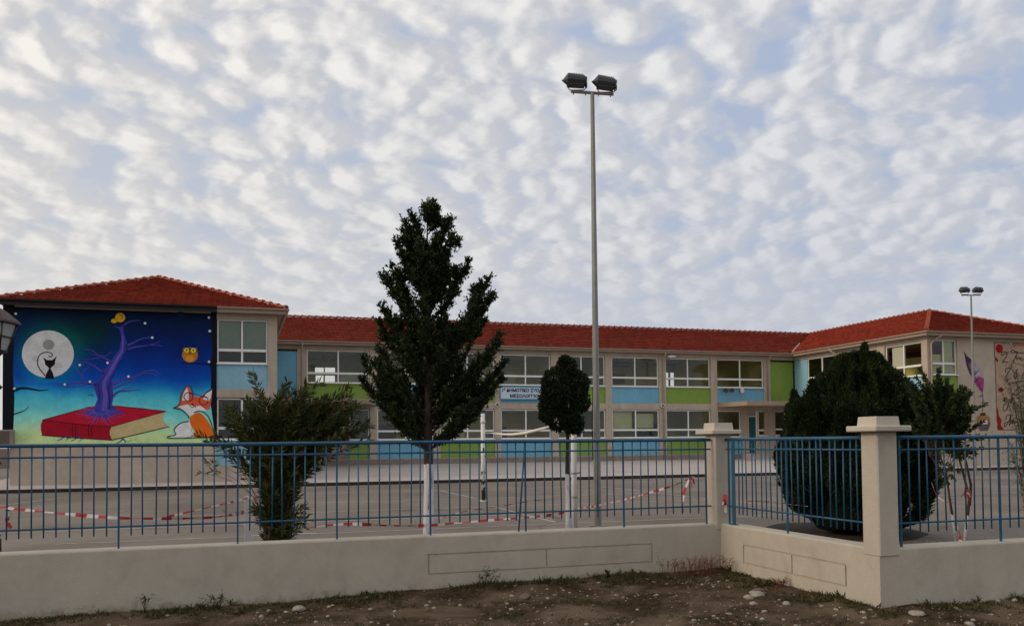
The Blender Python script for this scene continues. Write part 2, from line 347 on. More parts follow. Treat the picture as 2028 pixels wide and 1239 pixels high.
def np_obj(name, V, Fq, mats, parent=None, tint=None, off=None, midx=None, smooth=False):
    V = np.asarray(V, np.float32); Fq = np.asarray(Fq, np.int32)
    if parent is not None: V = V-np.array(BASE[parent.name], np.float32)
    me = bpy.data.meshes.new(name); k = Fq.shape[1]
    me.vertices.add(len(V)); me.vertices.foreach_set('co', V.ravel())
    me.loops.add(Fq.size); me.loops.foreach_set('vertex_index', Fq.ravel())
    me.polygons.add(len(Fq)); me.polygons.foreach_set('loop_start', np.arange(0, Fq.size, k, dtype=np.int32)); me.polygons.foreach_set('loop_total', np.full(len(Fq), k, np.int32))
    for mt in (mats if isinstance(mats, (list, tuple)) else [mats]): me.materials.append(mt)
    if midx is not None: me.polygons.foreach_set('material_index', np.asarray(midx, np.int32))
    if smooth: me.polygons.foreach_set('use_smooth', np.ones(len(Fq), bool))
    me.update(calc_edges=True)
    if tint is not None:
        a = me.attributes.new('tint', 'FLOAT', 'POINT'); a.data.foreach_set('value', np.asarray(tint, np.float32))
    o = bpy.data.objects.new(name, me); COL.objects.link(o); BASE[o.name] = BASE[parent.name] if parent is not None else Vector((0, 0, 0))
    if parent is not None: o.parent = parent
    return o
def unit(a): return a/np.maximum(np.linalg.norm(a, axis=-1, keepdims=True), 1e-9)
def leaves(P, D, L, Wd, rng=RNG):
    """one bent two-quad leaf per point: P base points, D directions, L lengths, Wd widths"""
    n = len(P); P = np.asarray(P, float); D = unit(np.asarray(D, float))
    S = unit(np.cross(D, rng.normal(size=(n, 3)))); U = np.cross(S, D)
    L = np.broadcast_to(L, (n,))[:, None]; Wd = np.broadcast_to(Wd, (n,))[:, None]
    mid = P+D*L*.45+U*L*.06; tip = P+D*L
    V = np.stack([P, mid+S*Wd*.5, tip, mid-S*Wd*.5], 1).reshape(-1, 3)
    F = np.arange(4*n).reshape(n, 4)
    return V, F
def cat_mesh(parts):
    V = []; F = []; T = []; o = 0
    for v_, f, t in parts:
        V.append(v_); F.append(f+o); T.append(np.broadcast_to(t, (len(v_),))); o += len(v_)
    return np.concatenate(V), np.concatenate(F), np.concatenate(T)

splash(PLASTER_BASE, (.20, .15, .11), .45, .6)
# ------------------------------------------------------------------ ground, yard, platform
WALL_Y, WALL_X, WALL_Y2, WT = 10.842, 6.547, 7.668, .25
def ground_z(x, y):
    z = .012*min(max(x-6.5, -14), 0)+.003
    return z
def terr():
    xs = np.concatenate([[-1500, -500, -150, -60, -30, -16], np.arange(-9, 13.01, .07), [18, 30, 60, 150, 500, 1500]])
    ys = np.concatenate([[-800, -200, -60, -20, -6], np.arange(0, 12.6, .07), [15, 25, 60, 200, 800, 2500]])
    XX, YY = np.meshgrid(xs, ys); Z = np.zeros_like(XX)
    for j in range(XX.shape[0]):
        for i in range(XX.shape[1]):
            x, y = XX[j, i], YY[j, i]
            inside = (y > WALL_Y+.1 and x < WALL_X+.12) or (x > WALL_X+.1 and y > WALL_Y2+.12)
            if inside or y > 12.6: Z[j, i] = -.12; continue
            z = ground_z(x, y)
            if -9 < x < 13 and 0 <= y < 12:
                z += .045*noise.noise(Vector((x*.8, y*.8, 0)))+.022*noise.noise(Vector((x*3.1, y*3.1, 5)))+.010*noise.noise(Vector((x*9, y*9, 2)))
                dw = WALL_Y-y if x < WALL_X else 9
                if x < WALL_X: dw = min(dw, WALL_X-x) if y > WALL_Y2 else min(dw, math.hypot(WALL_X-x, WALL_Y2-y))
                else: dw = WALL_Y2-y
                z += .06*math.exp(-(dw/.45)**2)
                if y < 8.6: z -= .02*min(1, (8.6-y))
            Z[j, i] = z
    V = np.stack([XX.ravel(), YY.ravel(), Z.ravel()], 1); ny, nx = XX.shape
    idx = np.arange(ny*nx).reshape(ny, nx)
    F = np.stack([idx[:-1, :-1].ravel(), idx[:-1, 1:].ravel(), idx[1:, 1:].ravel(), idx[1:, :-1].ravel()], 1)
    o = np_obj('ground', V, F, ground_mat(), smooth=True); tag(o, kind='structure'); return o
terr()
YZ = .15
mb = MB()
mb.add([(-70, 10.95, YZ), (6.67, 10.95, YZ), (6.67, 7.78, YZ), (110, 7.78, YZ), (110, 36.6, YZ), (-70, 36.6, YZ)], [(0, 1, 2, 3, 4, 5)])
mb.add([(-70, 36.6, YZ), (-9.4, 36.6, YZ), (-9.4, 80, YZ), (-70, 80, YZ)], [(0, 1, 2, 3)])
YM_ = asphalt_mat(); cracks(YM_, (.05, .045, .04), .28, .8)
tag(mb.build('yard', YM_, recalc=False), kind='structure')
mb = MB()
mb.add([(-9.4, 36.6, YZ-.1), (-9.4, 36.6, .29), (110, 36.6, .29), (110, 36.6, YZ-.1)], [(0, 3, 2, 1)], 1)
mb.add([(-9.4, 36.6, .29), (110, 36.6, .29), (110, 37.3, .36), (-9.4, 37.3, .36)], [(0, 1, 2, 3)])
mb.add([(-9.4, 37.3, .36), (110, 37.3, .36), (110, 49.2, .70), (-9.4, 49.2, .70)], [(0, 1, 2, 3)])
mb.add([(-9.4, 36.6, YZ-.1), (-9.4, 37.3, YZ-.1), (-9.4, 49.2, YZ-.1), (-9.4, 49.2, .7), (-9.4, 37.3, .36), (-9.4, 36.6, .29)], [(0, 5, 4, 3, 2, 1)])
tag(mb.build('pavement', [PLATF, KERB], recalc=False), kind='structure')
# painted court lines
LINE = mat('court_line', (.55, .53, .50), .9, .2, 3, dirt=(.22, .19, .16), dirt_amt=.5)
mb = MB(); lz = YZ+.004; wln = .05
for x0, y0, x1, y1 in ((7.12, 30.8, 7.12, 26.0), (6.62, 22.5, 6.55, 17.5), (-3, 17.05, 12.5, 17.15), (13.35, 17.2, 13.35, 32), (-1, 22.5, 13.3, 22.4),
                       (0, 26.0, 13.3, 26.0), (-7.5, 25.5, -5.4, 33), (2, 30.9, 30, 30.9), (16, 21, 34, 21), (-6, 19.6, 6.5, 19.7)):
    d = Vector((x1-x0, y1-y0, 0)).normalized(); n = Vector((-d.y, d.x, 0))*wln/2
    k = int(max(2, math.hypot(x1-x0, y1-y0)/1.5))
    for i in range(k):
        a = Vector((x0+(x1-x0)*i/k, y0+(y1-y0)*i/k, lz)); b = Vector((x0+(x1-x0)*(i+1)/k, y0+(y1-y0)*(i+1)/k, lz))
        mb.add([a-n, b-n, b+n, a+n], [(0, 1, 2, 3)])
    lz += .0006
tag(mb.build('court_marking', LINE, recalc=False), kind='structure')

# ------------------------------------------------------------------ boundary wall and pillars
gw = empty('boundary_wall', (WALL_X, WALL_Y, 0), 'low beige rendered garden wall stepping round a corner, with grooved panels, carrying the blue railings', 'wall')
def groove_wall(P, length, t, grooves, name, z0=-.6, z1=.685):
    """wall run: P(u, d, z) -> world; u along, d depth (0 front). grooves: rectangles u0,u1,z0,z1 cut as 12 mm deep channels"""
    mb = MB(); mb.T = P; g = .022; dp = .016; ch = .02
    us = {0, length}; zs = {z0, z1-ch}
    for (a, b, c, d, mid) in grooves:
        us |= {a, a+g, b-g, b} | ({mid-g/2, mid+g/2} if mid else set()); zs |= {c, c+g*.8, d-g*.8, d}
    n_extra = int(length/1.1)
    for i in range(1, n_extra): us.add(round(length*i/n_extra, 3))
    us = sorted(us); zs = sorted(zs)
    def ing(u, z):
        for (a, b, c, d, mid) in grooves:
            if a < u < b and c < z < d:
                if u < a+g or u > b-g or z < c+g*.8 or z > d-g*.8: return True
                if mid and abs(u-mid) < g/2: return True
        return False
    G = [[ing((us[i]+us[i+1])/2, (zs[j]+zs[j+1])/2) for j in range(len(zs)-1)] for i in range(len(us)-1)]
    for i in range(len(us)-1):
        for j in range(len(zs)-1):
            dd = dp if G[i][j] else 0; u0, u1, a, b = us[i], us[i+1], zs[j], zs[j+1]
            mb.add([(u0, dd, a), (u1, dd, a), (u1, dd, b), (u0, dd, b)], [(0, 1, 2, 3)])
            if i+1 < len(us)-1 and G[i][j] != G[i+1][j]: mb.add([(u1, 0, a), (u1, dp, a), (u1, dp, b), (u1, 0, b)], [(0, 1, 2, 3)])
            if j+1 < len(zs)-1 and G[i][j] != G[i][j+1]: mb.add([(u0, 0, b), (u1, 0, b), (u1, dp, b), (u0, dp, b)], [(0, 1, 2, 3)])
    # soft top edge, top, back, ends
    mb.add([(0, 0, z1-ch), (length, 0, z1-ch), (length, ch*.35, z1-ch*.35), (0, ch*.35, z1-ch*.35)], [(0, 1, 2, 3)])
    mb.add([(0, ch*.35, z1-ch*.35), (length, ch*.35, z1-ch*.35), (length, ch, z1), (0, ch, z1)], [(0, 1, 2, 3)])
    mb.add([(0, ch, z1), (length, ch, z1), (length, t, z1), (0, t, z1)], [(0, 1, 2, 3)])
    mb.add([(0, t, z0), (length, t, z0), (length, t, z1), (0, t, z1)], [(3, 2, 1, 0)])
    for u in (0, length): mb.add([(u, 0, z0), (u, t, z0), (u, t, z1), (u, ch, z1), (u, ch*.35, z1-ch*.35), (u, 0, z1-ch)], [(0, 1, 2, 3, 4, 5)])
    o = mb.build(name, CONC, gw, recalc=False)
    bm = bmesh.new(); bm.from_mesh(o.data); bmesh.ops.remove_doubles(bm, verts=bm.verts, dist=.0005); bmesh.ops.recalc_face_normals(bm, faces=bm.faces); bm.to_mesh(o.data); bm.free()
    return o
groove_wall(lambda u, d, z: (-14+u, WALL_Y+d, z), 14+WALL_X, WT, [(16.336, 19.478, .197, .458, 17.93), ], 'wall_run')
groove_wall(lambda u, d, z: (WALL_X+d, WALL_Y-u, z), WALL_Y-WALL_Y2-.0, WT, [(.562, 2.64, .20, .456, 1.637)], 'wall_run')
groove_wall(lambda u, d, z: (WALL_X+WT+u, WALL_Y2+d, z), 11, WT, [(3.4, 6.6, .197, .458, 5.0)], 'wall_run')
# fill the return corner behind the near pillar
def pillar(x0, y0, ztop, lab):
    s = .262
    mb = MB(); mb.bbox(x0, x0+s, y0, y0+s, .60, ztop-.155, .012); p = mb.build('pillar', CONC, gw)
    tag(p, lab)
    mb = MB(); e = .105; z = ztop-.16
    mb.bbox(x0-e, x0+s+e, y0-e, y0+s+e, z, z+.062, .010)
    # raised block with slightly battered sides
    a, b = .012, .03
    mb.add([(x0-.022, y0-.022, z+.060), (x0+s+.022, y0-.022, z+.060), (x0+s+.022, y0+s+.022, z+.060), (x0-.022, y0+s+.022, z+.060),
            (x0-.012, y0-.012, z+.162), (x0+s+.012, y0-.012, z+.162), (x0+s+.012, y0+s+.012, z+.162), (x0-.012, y0+s+.012, z+.162)],
           [(0,3,2,1),(4,5,6,7),(0,1,5,4),(1,2,6,5),(2,3,7,6),(3,0,4,7)])
    mb.build('pillar_cap', CAPM, p)
pillar(6.475, 10.828, 2.105, 'capped square pillar at the inner corner of the wall')
pillar(6.540, 7.655, 2.095, 'capped square pillar at the outer corner of the wall')

# ------------------------------------------------------------------ blue railings
ZT, ZM, ZL, ZB = 1.868, 1.735, .935, .835
def barmesh(name, r_, z0, z1, n=8):
    mb = MB(); mb.tube([(0, 0, z0), (0, 0, z1)], r_, n); me_o = mb.build(name, FBLUE); me = me_o.data; bpy.data.objects.remove(me_o); return me
BAR = barmesh('bar', .0085, ZB, ZT-.01); 
def post_mesh():
    mb = MB(); mb.box(-.010, .010, -.010, .010, .665, ZT-.005); o = mb.build('post', FBLUE); me = o.data; bpy.data.objects.remove(o); return me
POST = post_mesh()
def railing(p0, p1, posts, bars, label):
    p0 = Vector((*p0, 0)); p1 = Vector((*p1, 0)); d = (p1-p0).normalized(); ang = math.atan2(d.y, d.x)
    root = empty('railing', p0, label, 'railing', 'blue railings on top of the wall')
    L = (p1-p0).length
    for nm, z, r_ in (('top_rail', ZT, .0215), ('middle_rail', ZM, .011), ('bottom_rail', ZL, .011)):
        mb = MB(); k = max(2, int(L/1.2)); rr = random.Random(int(z*100))
        mb.tube([p0+d*L*i/k+Vector((0, 0, z+rr.uniform(-.003, .003)))+Vector((-d.y, d.x, 0))*(-.02 if nm != 'top_rail' else 0)*0 for i in range(k+1)], r_, 10)
        mb.build(nm, FBLUE, root)
    for u, lean in posts:
        o = bpy.data.objects.new('post', POST); COL.objects.link(o); o.parent = root; o.location = d*u; o.rotation_euler = (0, 0, ang)
        if lean:                       # the kinked strut leans on its neighbour
            mb = MB(); q = p0+d*u; mb.tube([q+Vector((0, 0, ZT-.01)), q-d*lean+Vector((0, 0, .67))], .012, 6)
            mb.build('strut', FBLUE, root)
    for u in bars:
        o = bpy.data.objects.new('bar', BAR); COL.objects.link(o); o.parent = root; o.location = d*u+Vector((0, 0, random.uniform(-.006, .006)))
        o.rotation_euler = (random.uniform(-.006, .006), random.gauss(0, .006), 0)
def spread(posts, per=None, sp=.128):
    out = []
    for a, b in zip(posts, posts[1:]):
        n = max(1, round((b-a)/sp)); out += [a+(b-a)*i/n for i in range(1, n)]
    return out
FY = WALL_Y+.075
X0 = -5.05
pl = [-5.05, -3.78, -2.53, -1.255, .047, 1.215, 2.39, 3.672, 5.09, 6.37]
bars = spread([p-X0 for p in pl]); bars = [b for b in bars if True]
railing((X0, FY), (6.45, FY), [(p-X0, .10 if abs(p-3.672) < .01 else 0) for p in pl], bars, 'long blue tubular railing along the wall in front of the school')
# two more bars at the kinked joint
FX = WALL_X+.085
e_ = empty('steel_plate', (FX, 10.62, .69), 'flat blue steel plate standing beside the inner corner pillar', 'steel plate')
mb = MB(); mb.bbox(FX-.012, FX+.0, 10.575, 10.655, .66, 1.84, .002); mb.box(FX-.03, FX+.03, 10.55, 10.68, .684, .70); mb.build('plate', FBLUE, e_)
pb = [10.72, 10.40, 9.395, 7.98]
bb = []
for a, b, n in ((10.72, 10.40, 3), (10.40, 9.395, 9), (9.395, 7.98, 12)): bb += [a+(b-a)*i/n for i in range(1, n)]
railing((FX, 10.80), (FX, 7.93), [(10.80-9.395, 0), (10.80-10.74, 0)], [10.80-b for b in bb]+[10.80-10.40], 'short blue tubular railing between the two capped pillars')
XR = 6.81; prs = [6.905, 8.288, 9.63, 10.98, 12.33]
railing((XR, WALL_Y2+.08), (12.35, WALL_Y2+.08), [(p-XR, 0) for p in prs], spread([p-XR for p in prs]), 'blue tubular railing to the right of the outer corner pillar')

# ------------------------------------------------------------------ school building
SB = empty('school_building', (17, 49, .7), 'long two storey beige school with blue and green panels and red tiled hip roofs', 'school building')
def part(mb, name, mt, parent=SB, label=None):
    o = mb.build(name, mt, parent)
    if label: tag(o, label)
    return o
Y_M, X_LW0, X_LW1, Y_LW, X_RW, Y_RW = 49.0, -8.25, 1.75, 38.0, 35.3, 37.35
ZG = dict(b=.55, p0=1.03, p1=2.08, w0=2.10, w1=3.82, bm0=3.85, bm1=4.22, q1=5.26, v0=5.28, v1=7.10, top=7.36)
def frameT(kind, off):
    # local (u, d, z): u along facade, d inwards
    if kind == 'front': return lambda u, d, z: (u, off+d, z)
    return lambda u, d, z: (off+d, u, z)        # facade facing -X, u = Y
def window(T, u0, u1, z0, z1, rail, mids, label=None, parent=SB, sill=True, blind=None, door=False):
    fr = MB(); fr.T = T; w_ = .055; d0, d1 = .10, .17
    fr.box(u0, u0+w_, d0, d1, z0, z1); fr.box(u1-w_, u1, d0, d1, z0, z1)
    fr.box(u0+w_, u1-w_, d0, d1, z1-w_, z1); fr.box(u0+w_, u1-w_, d0, d1, z0, z0+w_)
    for rz in ([rail] if rail else []): fr.box(u0+w_, u1-w_, d0-.012, d1, rz-.055, rz+.055)
    for mu in mids:
        for a, b in (((z0+w_, rail-.055), (rail+.055, z1-w_)) if rail else ((z0+w_, z1-w_),)): fr.box(mu-.04, mu+.04, d0-.006, d1-.01, a, b)
    o = fr.build('window', WFRAME, parent); BASE[o.name] = BASE[parent.name]
    pn = MB(); pn.T = T; pn.add([(u0+w_, .135, z0+w_), (u1-w_, .135, z0+w_), (u1-w_, .135, z1-w_), (u0+w_, .135, z1-w_)], [(0, 1, 2, 3) if T(0, 0, 0)[0] == 0 else (3, 2, 1, 0)])
    pn.build('pane', GLASS, o, recalc=False)
    if sill:
        sm = MB(); sm.T = T; sm.box(u0-.02, u1+.02, -.045, .098, z0-.045, z0-.002); sm.build('sill', WFRAME, o)
    if blind:
        bl = MB(); bl.T = T
        for a, b, c, d in blind[0]: bl.box(a, b, .23, .235, c, d)
        bl.build('blind', blind[1], o)
    return o
def panel(T, u0, u1, z0, z1, mt, nm='panel'):
    p = MB(); p.T = T; p.box(u0, u1, .07, .22, z0, z1); return part(p, nm, mt)
WSTART = [3.84, 7.72, 11.37, 15.03, 18.63, 22.19, 25.89, 29.54]
WEND = [7.27, 10.95, 14.62, 18.15, 21.72, 25.37, 29.03, 32.99]
TM = frameT('front', Y_M)
wall = MB(); wall.T = TM
cols = [(3.32, 3.82)]+[(WEND[i]+.02, WSTART[i+1]-.02) for i in range(7)]+[(33.01, 33.50)]
for i, (a, b) in enumerate(cols):
    wall.box(a, b, -.03 if i in (1, 4, 7) else 0, .30, ZG['b'], 7.36)
# beams
for a, b in zip([1.75]+[c[1] for c in cols], [c[0] for c in cols]+[35.3]):
    wall.box(a, b, .012, .28, ZG['bm0'], ZG['bm1']); wall.box(a, b, .012, .28, ZG['v1']+.02, 7.36); wall.box(a, b, .0, .26, ZG['b'], ZG['p0'])
MAINW = part(wall, 'facade_wall', PLASTER, label='beige plaster frame of columns and beams on the long facade')
UPC = [GREENP, BLUEP, GREENP, BLUEP, GREENP, BLUEP, GREENP, BLUEP]
LOC_ = [GREENP, BLUEP, GREENP, BLUEP, GREENP, BLUEP, GREENP, BLUEP]
for i, (a, b) in enumerate(zip(WSTART, WEND)):
    panel(TM, a-.02, b+.02, ZG['bm1'], ZG['v0']-.03, UPC[i])
    bl = None
    if i == 6: bl = None
    window(TM, a, b, ZG['v0'], ZG['v1'], 5.82, [(a+b)/2])
    if 1 <= i <= 6:
        panel(TM, a-.02, b+.02, ZG['p0'], ZG['w0']-.03, LOC_[i])
        window(TM, a, b, ZG['w0'], ZG['w1'], 2.58, [(a+b)/2])
panel(TM, 1.75, 3.32, ZG['bm1'], 7.0, BLUEP); panel(TM, 33.50, 35.3, ZG['bm1'], 7.0, GREENP)
# bay 0: beige wall part, window, then green strip beside the column
wl = MB(); wl.T = TM; wl.box(1.75, 3.32, .02, .26, 1.03, 3.85); wl.box(5.9, 6.15, .05, .27, 1.03, 3.85); wl.box(3.82, 4.1, .05, .27, 1.03, 3.85); wl.box(4.1, 5.9, .05, .27, 1.03, 2.06); part(wl, 'porch_wall', PLASTER_BASE)
window(TM, 4.12, 5.88, 2.1, 3.82, 2.58, [5.0]); panel(TM, 6.15, 7.29, ZG['p0'], 2.07, GREENP); window(TM, 6.17, 7.27, 2.1, 3.82, None, [])
# bay 7 and entrance under the canopy
wl = MB(); wl.T = TM
wl.box(31.25, 31.80, .02, .3, 1.03, 3.85); wl.box(31.80, 32.42, .22, .3, 3.46, 3.85); wl.box(32.42, 33.3, .02, .3, 1.03, 2.13); wl.box(33.26, 33.80, -.01, .3, 1.03, 3.85)
wl.box(33.80, 35.3, .02, .3, 1.03, 2.13); wl.box(29.54, 33.26, .024, .3, 3.80, 3.848)
part(wl, 'porch_wall', PLASTER)
panel(TM, 29.52, 31.25, ZG['p0'], 2.07, BLUEP); window(TM, 29.56, 31.23, 2.1, 3.79, None, [])
dr = MB(); dr.T = TM; dr.box(31.86, 32.40, .14, .19, 1.04, 3.40); D = part(dr, 'door', TEAL)
hd = MB(); hd.T = TM; hd.box(31.92, 31.97, .08, .14, 1.95, 2.15); hd.build('handle', GALV, D)
df = MB(); df.T = TM; df.box(31.80, 31.86, .08, .2, 1.04, 3.46); df.box(32.40, 32.50, .08, .2, 1.04, 3.80); df.box(31.86, 32.40, .08, .2, 3.40, 3.46); part(df, 'door_frame', WFRAME)
window(TM, 32.56, 33.24, 2.17, 3.78, 2.42+.1, []); window(TM, 33.82, 35.28, 2.17, 3.78, 2.58, [34.6])
st = MB(); st.T = TM; st.box(31.2, 33.4, -1.0, -.02, .6, 1.02); st.box(31.4, 33.2, -1.35, -1.001, .6, .84); part(st, 'doorstep', PLATF)
# base plinth along the facade
pb_ = MB(); pb_.T = TM; pb_.box(1.76, 31.15, -.05, .0-.002, .5, 1.0); part(pb_, 'plinth', PLASTER_BASE)
# interior of the long block
BK = Y_M+5.2; KS = (Y_M+5.2)/58.6
it = MB(); it.box(1.76, 35.29, Y_M+.30, BK, .60, .74); it.box(1.76, 35.29, Y_M+.30, BK, 3.87, 4.20)
part(it, 'storey_floor', INT_FLOOR)
ic = MB(); ic.box(1.76, 35.29, Y_M+.3, BK, 7.28, 7.34); ic.box(1.76, 35.29, Y_M+.31, BK-.01, 3.80, 3.866); part(ic, 'ceiling', INT_CEIL)
def holed_wall(u0, u1, z0, z1, y, t, holes):
    mb = MB(); us = sorted({u0, u1}|{h[0] for h in holes}|{h[1] for h in holes}); zs = sorted({z0, z1}|{h[2] for h in holes}|{h[3] for h in holes})
    for a, b in zip(us, us[1:]):
        for c, d in zip(zs, zs[1:]):
            cu, cz = (a+b)/2, (c+d)/2
            if any(h[0] < cu < h[1] and h[2] < cz < h[3] for h in holes): continue
            mb.box(a, b, y, y+t, c, d)
    return mb
holes = [(5.12, 5.70, 6.62, 6.97), (5.76, 6.44, 6.62, 6.98), (5.16, 5.68, 5.98, 6.45), (5.76, 6.43, 5.98, 6.45),
         (30.9, 31.25, 6.62, 7.04), (31.32, 32.05, 6.62, 7.04), (30.9, 31.25, 5.95, 6.5), (31.32, 32.05, 5.95, 6.5)]
holes = [(a*KS, b*KS, 1.85+(c-1.85)*KS, 1.85+(d-1.85)*KS) for a, b, c, d in holes]
part(holed_wall(1.76, 35.29, 4.2, 7.28, BK, .2, holes), 'back_wall', INT_WALL)
holes2 = [(4.6, 5.2, 2.6, 3.2)]
part(holed_wall(1.76, 35.29, .6, 3.87, BK, .2, holes2), 'back_wall', INT_WALL)
for k, (x, mt) in enumerate(((7.5, INT_WALL2), (11.1, INT_WALL), (18.4, INT_WALL), (21.95, INT_WALL2), (29.3, INT_WALL), (33.2, INT_WALL))):
    pw = MB(); pw.box(x-.07, x+.07, Y_M+.31, BK-.002, 4.2, 7.28)
    if k != 1: pw.box(x-.07, x+.07, Y_M+.31, BK-.002, .74, 3.80)
    part(pw, 'partition_wall', mt)
# things one makes out through the panes: cupboards, boards, ceiling fan beams
fu = MB()
for x0, x1, y0, y1, z0, z1 in ((8.2, 9.3, 52, 52.6, .74, 3.0), (12.2, 13.4, 53, 53.4, 4.2, 5.6), (15.9, 16.6, 53, 53.6, .74, 2.9), (19.2, 20.2, 53.4, 53.9, 4.2, 5.9), (23.0, 23.9, 50.8, 51.3, 5.6, 6.2), (30.2, 31.6, 53, 53.5, 4.2, 6.2), (26.2, 28, 53.3, 53.8, .74, 3.1), (33.9, 34.6, 51, 51.5, .74, 3.1)):
    fu.box(x0, x1, y0, y1, z0, z1)
part(fu, 'cupboard', INT_DARK)
lp = MB()
for x, y in ((5.1, 53), (9.1, 52), (16.6, 53), (23.4, 51), (24.6, 53.5), (27.2, 52), (13.2, 53)):
    for dx in (-.62, .0, .62): lp.box(x+dx-.28, x+dx+.28, y-.06, y+.06, 6.92, 6.98)
    lp.box(x-.015, x+.015, y-.015, y+.015, 6.98, 7.28)
part(lp, 'ceiling_light_fitting', INT_DARK)
nb = MB()
for x0, x1, z0, z1, y in ((5.9, 6.9, 5.3, 6.0, 51), (11.6, 12.9, 2.2, 3.5, 49.6), (22.3, 23.7, 2.62, 3.75, 49.45), (24.0, 25.2, 2.7, 3.6, 49.5), (18.8, 20, 4.9, 6.4, 52), (16.0, 16.9, 5.3, 6.3, 52)):
    nb.box(x0, x1, y, y+.03, z0, z1)
part(nb, 'notice_board', INT_WALL2)

# left wing
TL = frameT('front', Y_LW)
lw = MB(); lw.T = TL
lw.box(X_LW0, -.68, 0, .30, .2, 7.40)                           # mural wall
lw.box(1.37, X_LW1, 0, .30, .2, 7.40)                           # corner column
for a, b in ((.2, 1.03), (3.85, 4.20), (7.12, 7.40)): lw.box(-.68, 1.37, .0, .28, a, b)
lw.box(X_LW1-.25, X_LW1-.002, .30, 11.0, .2, 7.40)             # inner side wall
lw.box(X_LW0+.002, X_LW0+.25, .30, 22, .2, 7.40)
lw.box(X_LW0, X_LW1, 21.8, 22.0, .2, 7.40)
part(lw, 'wing_wall', PLASTER, label='beige plaster wing at the left end carrying the night mural')
panel(TL, -.68, 1.37, 4.20, 5.25, LBLUEP); panel(TL, -.68, 1.37, 1.03, 2.07, LBLUEP)
window(TL, -.66, 1.355, 5.28, 7.12, 5.835, [.33], blind=([(-.6, .27, 5.9, 7.05), (.39, 1.3, 5.9, 7.05)], BLIND))
window(TL, -.66, 1.355, 2.1, 3.82, 2.58, [.33])
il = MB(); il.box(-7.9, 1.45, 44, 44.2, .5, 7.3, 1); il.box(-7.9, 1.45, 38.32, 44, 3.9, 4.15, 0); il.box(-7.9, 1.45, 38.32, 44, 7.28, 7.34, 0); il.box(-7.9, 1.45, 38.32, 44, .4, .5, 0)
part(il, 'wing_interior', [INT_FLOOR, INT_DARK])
# right wing
TR = frameT('side', X_RW); TE = frameT('front', Y_RW)
rw = MB(); rw.T = TR
RWW = [(44.76, 47.62), (41.20, 44.16), (37.80, 40.54)]          # windows along Y
rc = [(47.66, 49.0), (44.18, 44.74), (40.56, 41.18), (Y_RW, 37.78)]
for (a, b) in rc[1:]: rw.box(a, b, 0, .30, .3, 7.40)
for (a, b) in RWW:
    for c, d in ((.3, 1.03), (3.85, 4.20), (7.12, 7.40)): rw.box(a-.02, b+.02, .012, .28, c, d)
rw.box(47.64, 49.0, .012, .28, 7.12, 7.40); rw.box(47.64, 49.0, .012, .28, .3, 4.2)
rw.T = TE
rw.box(X_RW+.302, X_RW+.30+.02, 0, .3, .3, 7.4)
rw.box(37.32, 45.2, 0, .30, .3, 7.40)
for a, b in ((.3, 1.03), (3.85, 4.20), (7.20, 7.40)): rw.box(35.63, 37.32, .012, .28, a, b)
rw.T = None
rw.box(44.9, 45.2, Y_RW+.301, 60, .3, 7.4); rw.box(X_RW, 45.2, 59.8, 60.0, .3, 7.4)
part(rw, 'wing_wall', PLASTER, label='beige plaster wing at the right end carrying the parchment mural')
panel(TR, 47.64, 49.0, 4.20, 7.10, LBLUEP)
for k, (a, b) in enumerate(RWW):
    panel(TR, a-.02, b+.02, 4.20, 5.25, LBLUEP); panel(TR, a-.02, b+.02, 1.03, 2.07, LBLUEP)
    mid = (a+b)/2
    bl = ([(mid-.0, mid+1.02, 5.9, 7.0)], BOARD) if k == 2 else None
    window(TR, a, b, 5.28, 7.10, 5.835, [mid], blind=bl); window(TR, a, b, 2.1, 3.82, 2.58, [mid])
window(TE, 35.66, 37.30, 5.30, 7.18, 5.90, [36.45], blind=([(36.5, 37.2, 5.4, 7.1), (35.75, 36.38, 5.4, 6.4)], INT_WALL2)); window(TE, 35.66, 37.30, 2.1, 3.82, 2.58, [36.45])
panel(TE, 35.63, 37.32, 4.20, 5.27, GREENP); panel(TE, 35.63, 37.32, 1.03, 2.07, GREENP)
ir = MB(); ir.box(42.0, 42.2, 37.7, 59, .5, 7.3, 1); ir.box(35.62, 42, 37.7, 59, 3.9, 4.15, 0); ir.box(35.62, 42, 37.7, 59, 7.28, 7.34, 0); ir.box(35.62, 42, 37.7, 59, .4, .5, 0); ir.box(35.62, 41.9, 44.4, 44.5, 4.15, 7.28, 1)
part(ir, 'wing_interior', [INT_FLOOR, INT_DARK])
ib = MB(); ib.box(38.5, 41.8, 37.8, 44.3, 4.16, 6.4); ib.box(37.9, 38.0, 39, 42, 4.16, 6.6); part(ib, 'cupboard', INT_WALL)
# canopies over the two porches
def canopy(pts, z0, z1, nm='canopy'):
    mb = MB(); n = len(pts)
    mb.add([(x, y, z0) for x, y in pts]+[(x, y, z1-.10) for x, y in pts]+[(x*1, y, z1) for x, y in pts], [list(range(n-1, -1, -1)), list(range(2*n, 3*n))]+[(i, (i+1)%n, n+(i+1)%n, n+i) for i in range(n)]+[(n+i, n+(i+1)%n, 2*n+(i+1)%n, 2*n+i) for i in range(n)])
    return part(mb, nm, FASCIA)
canopy([(29.5, 48.998), (29.75, 46.0), (35.298, 46.0), (35.298, 48.998)], 4.0, 4.27)
canopy([(1.752, 48.998), (1.752, 46.2), (6.9, 46.2), (7.6, 48.998)], 4.0, 4.27)
cp = MB(); cp.tube([(33.6, 46.3, .62), (33.6, 46.3, 4.0)], .13, 12); cp.tube([(6.2, 46.6, .62), (6.2, 46.6, 4.0)], .13, 12)

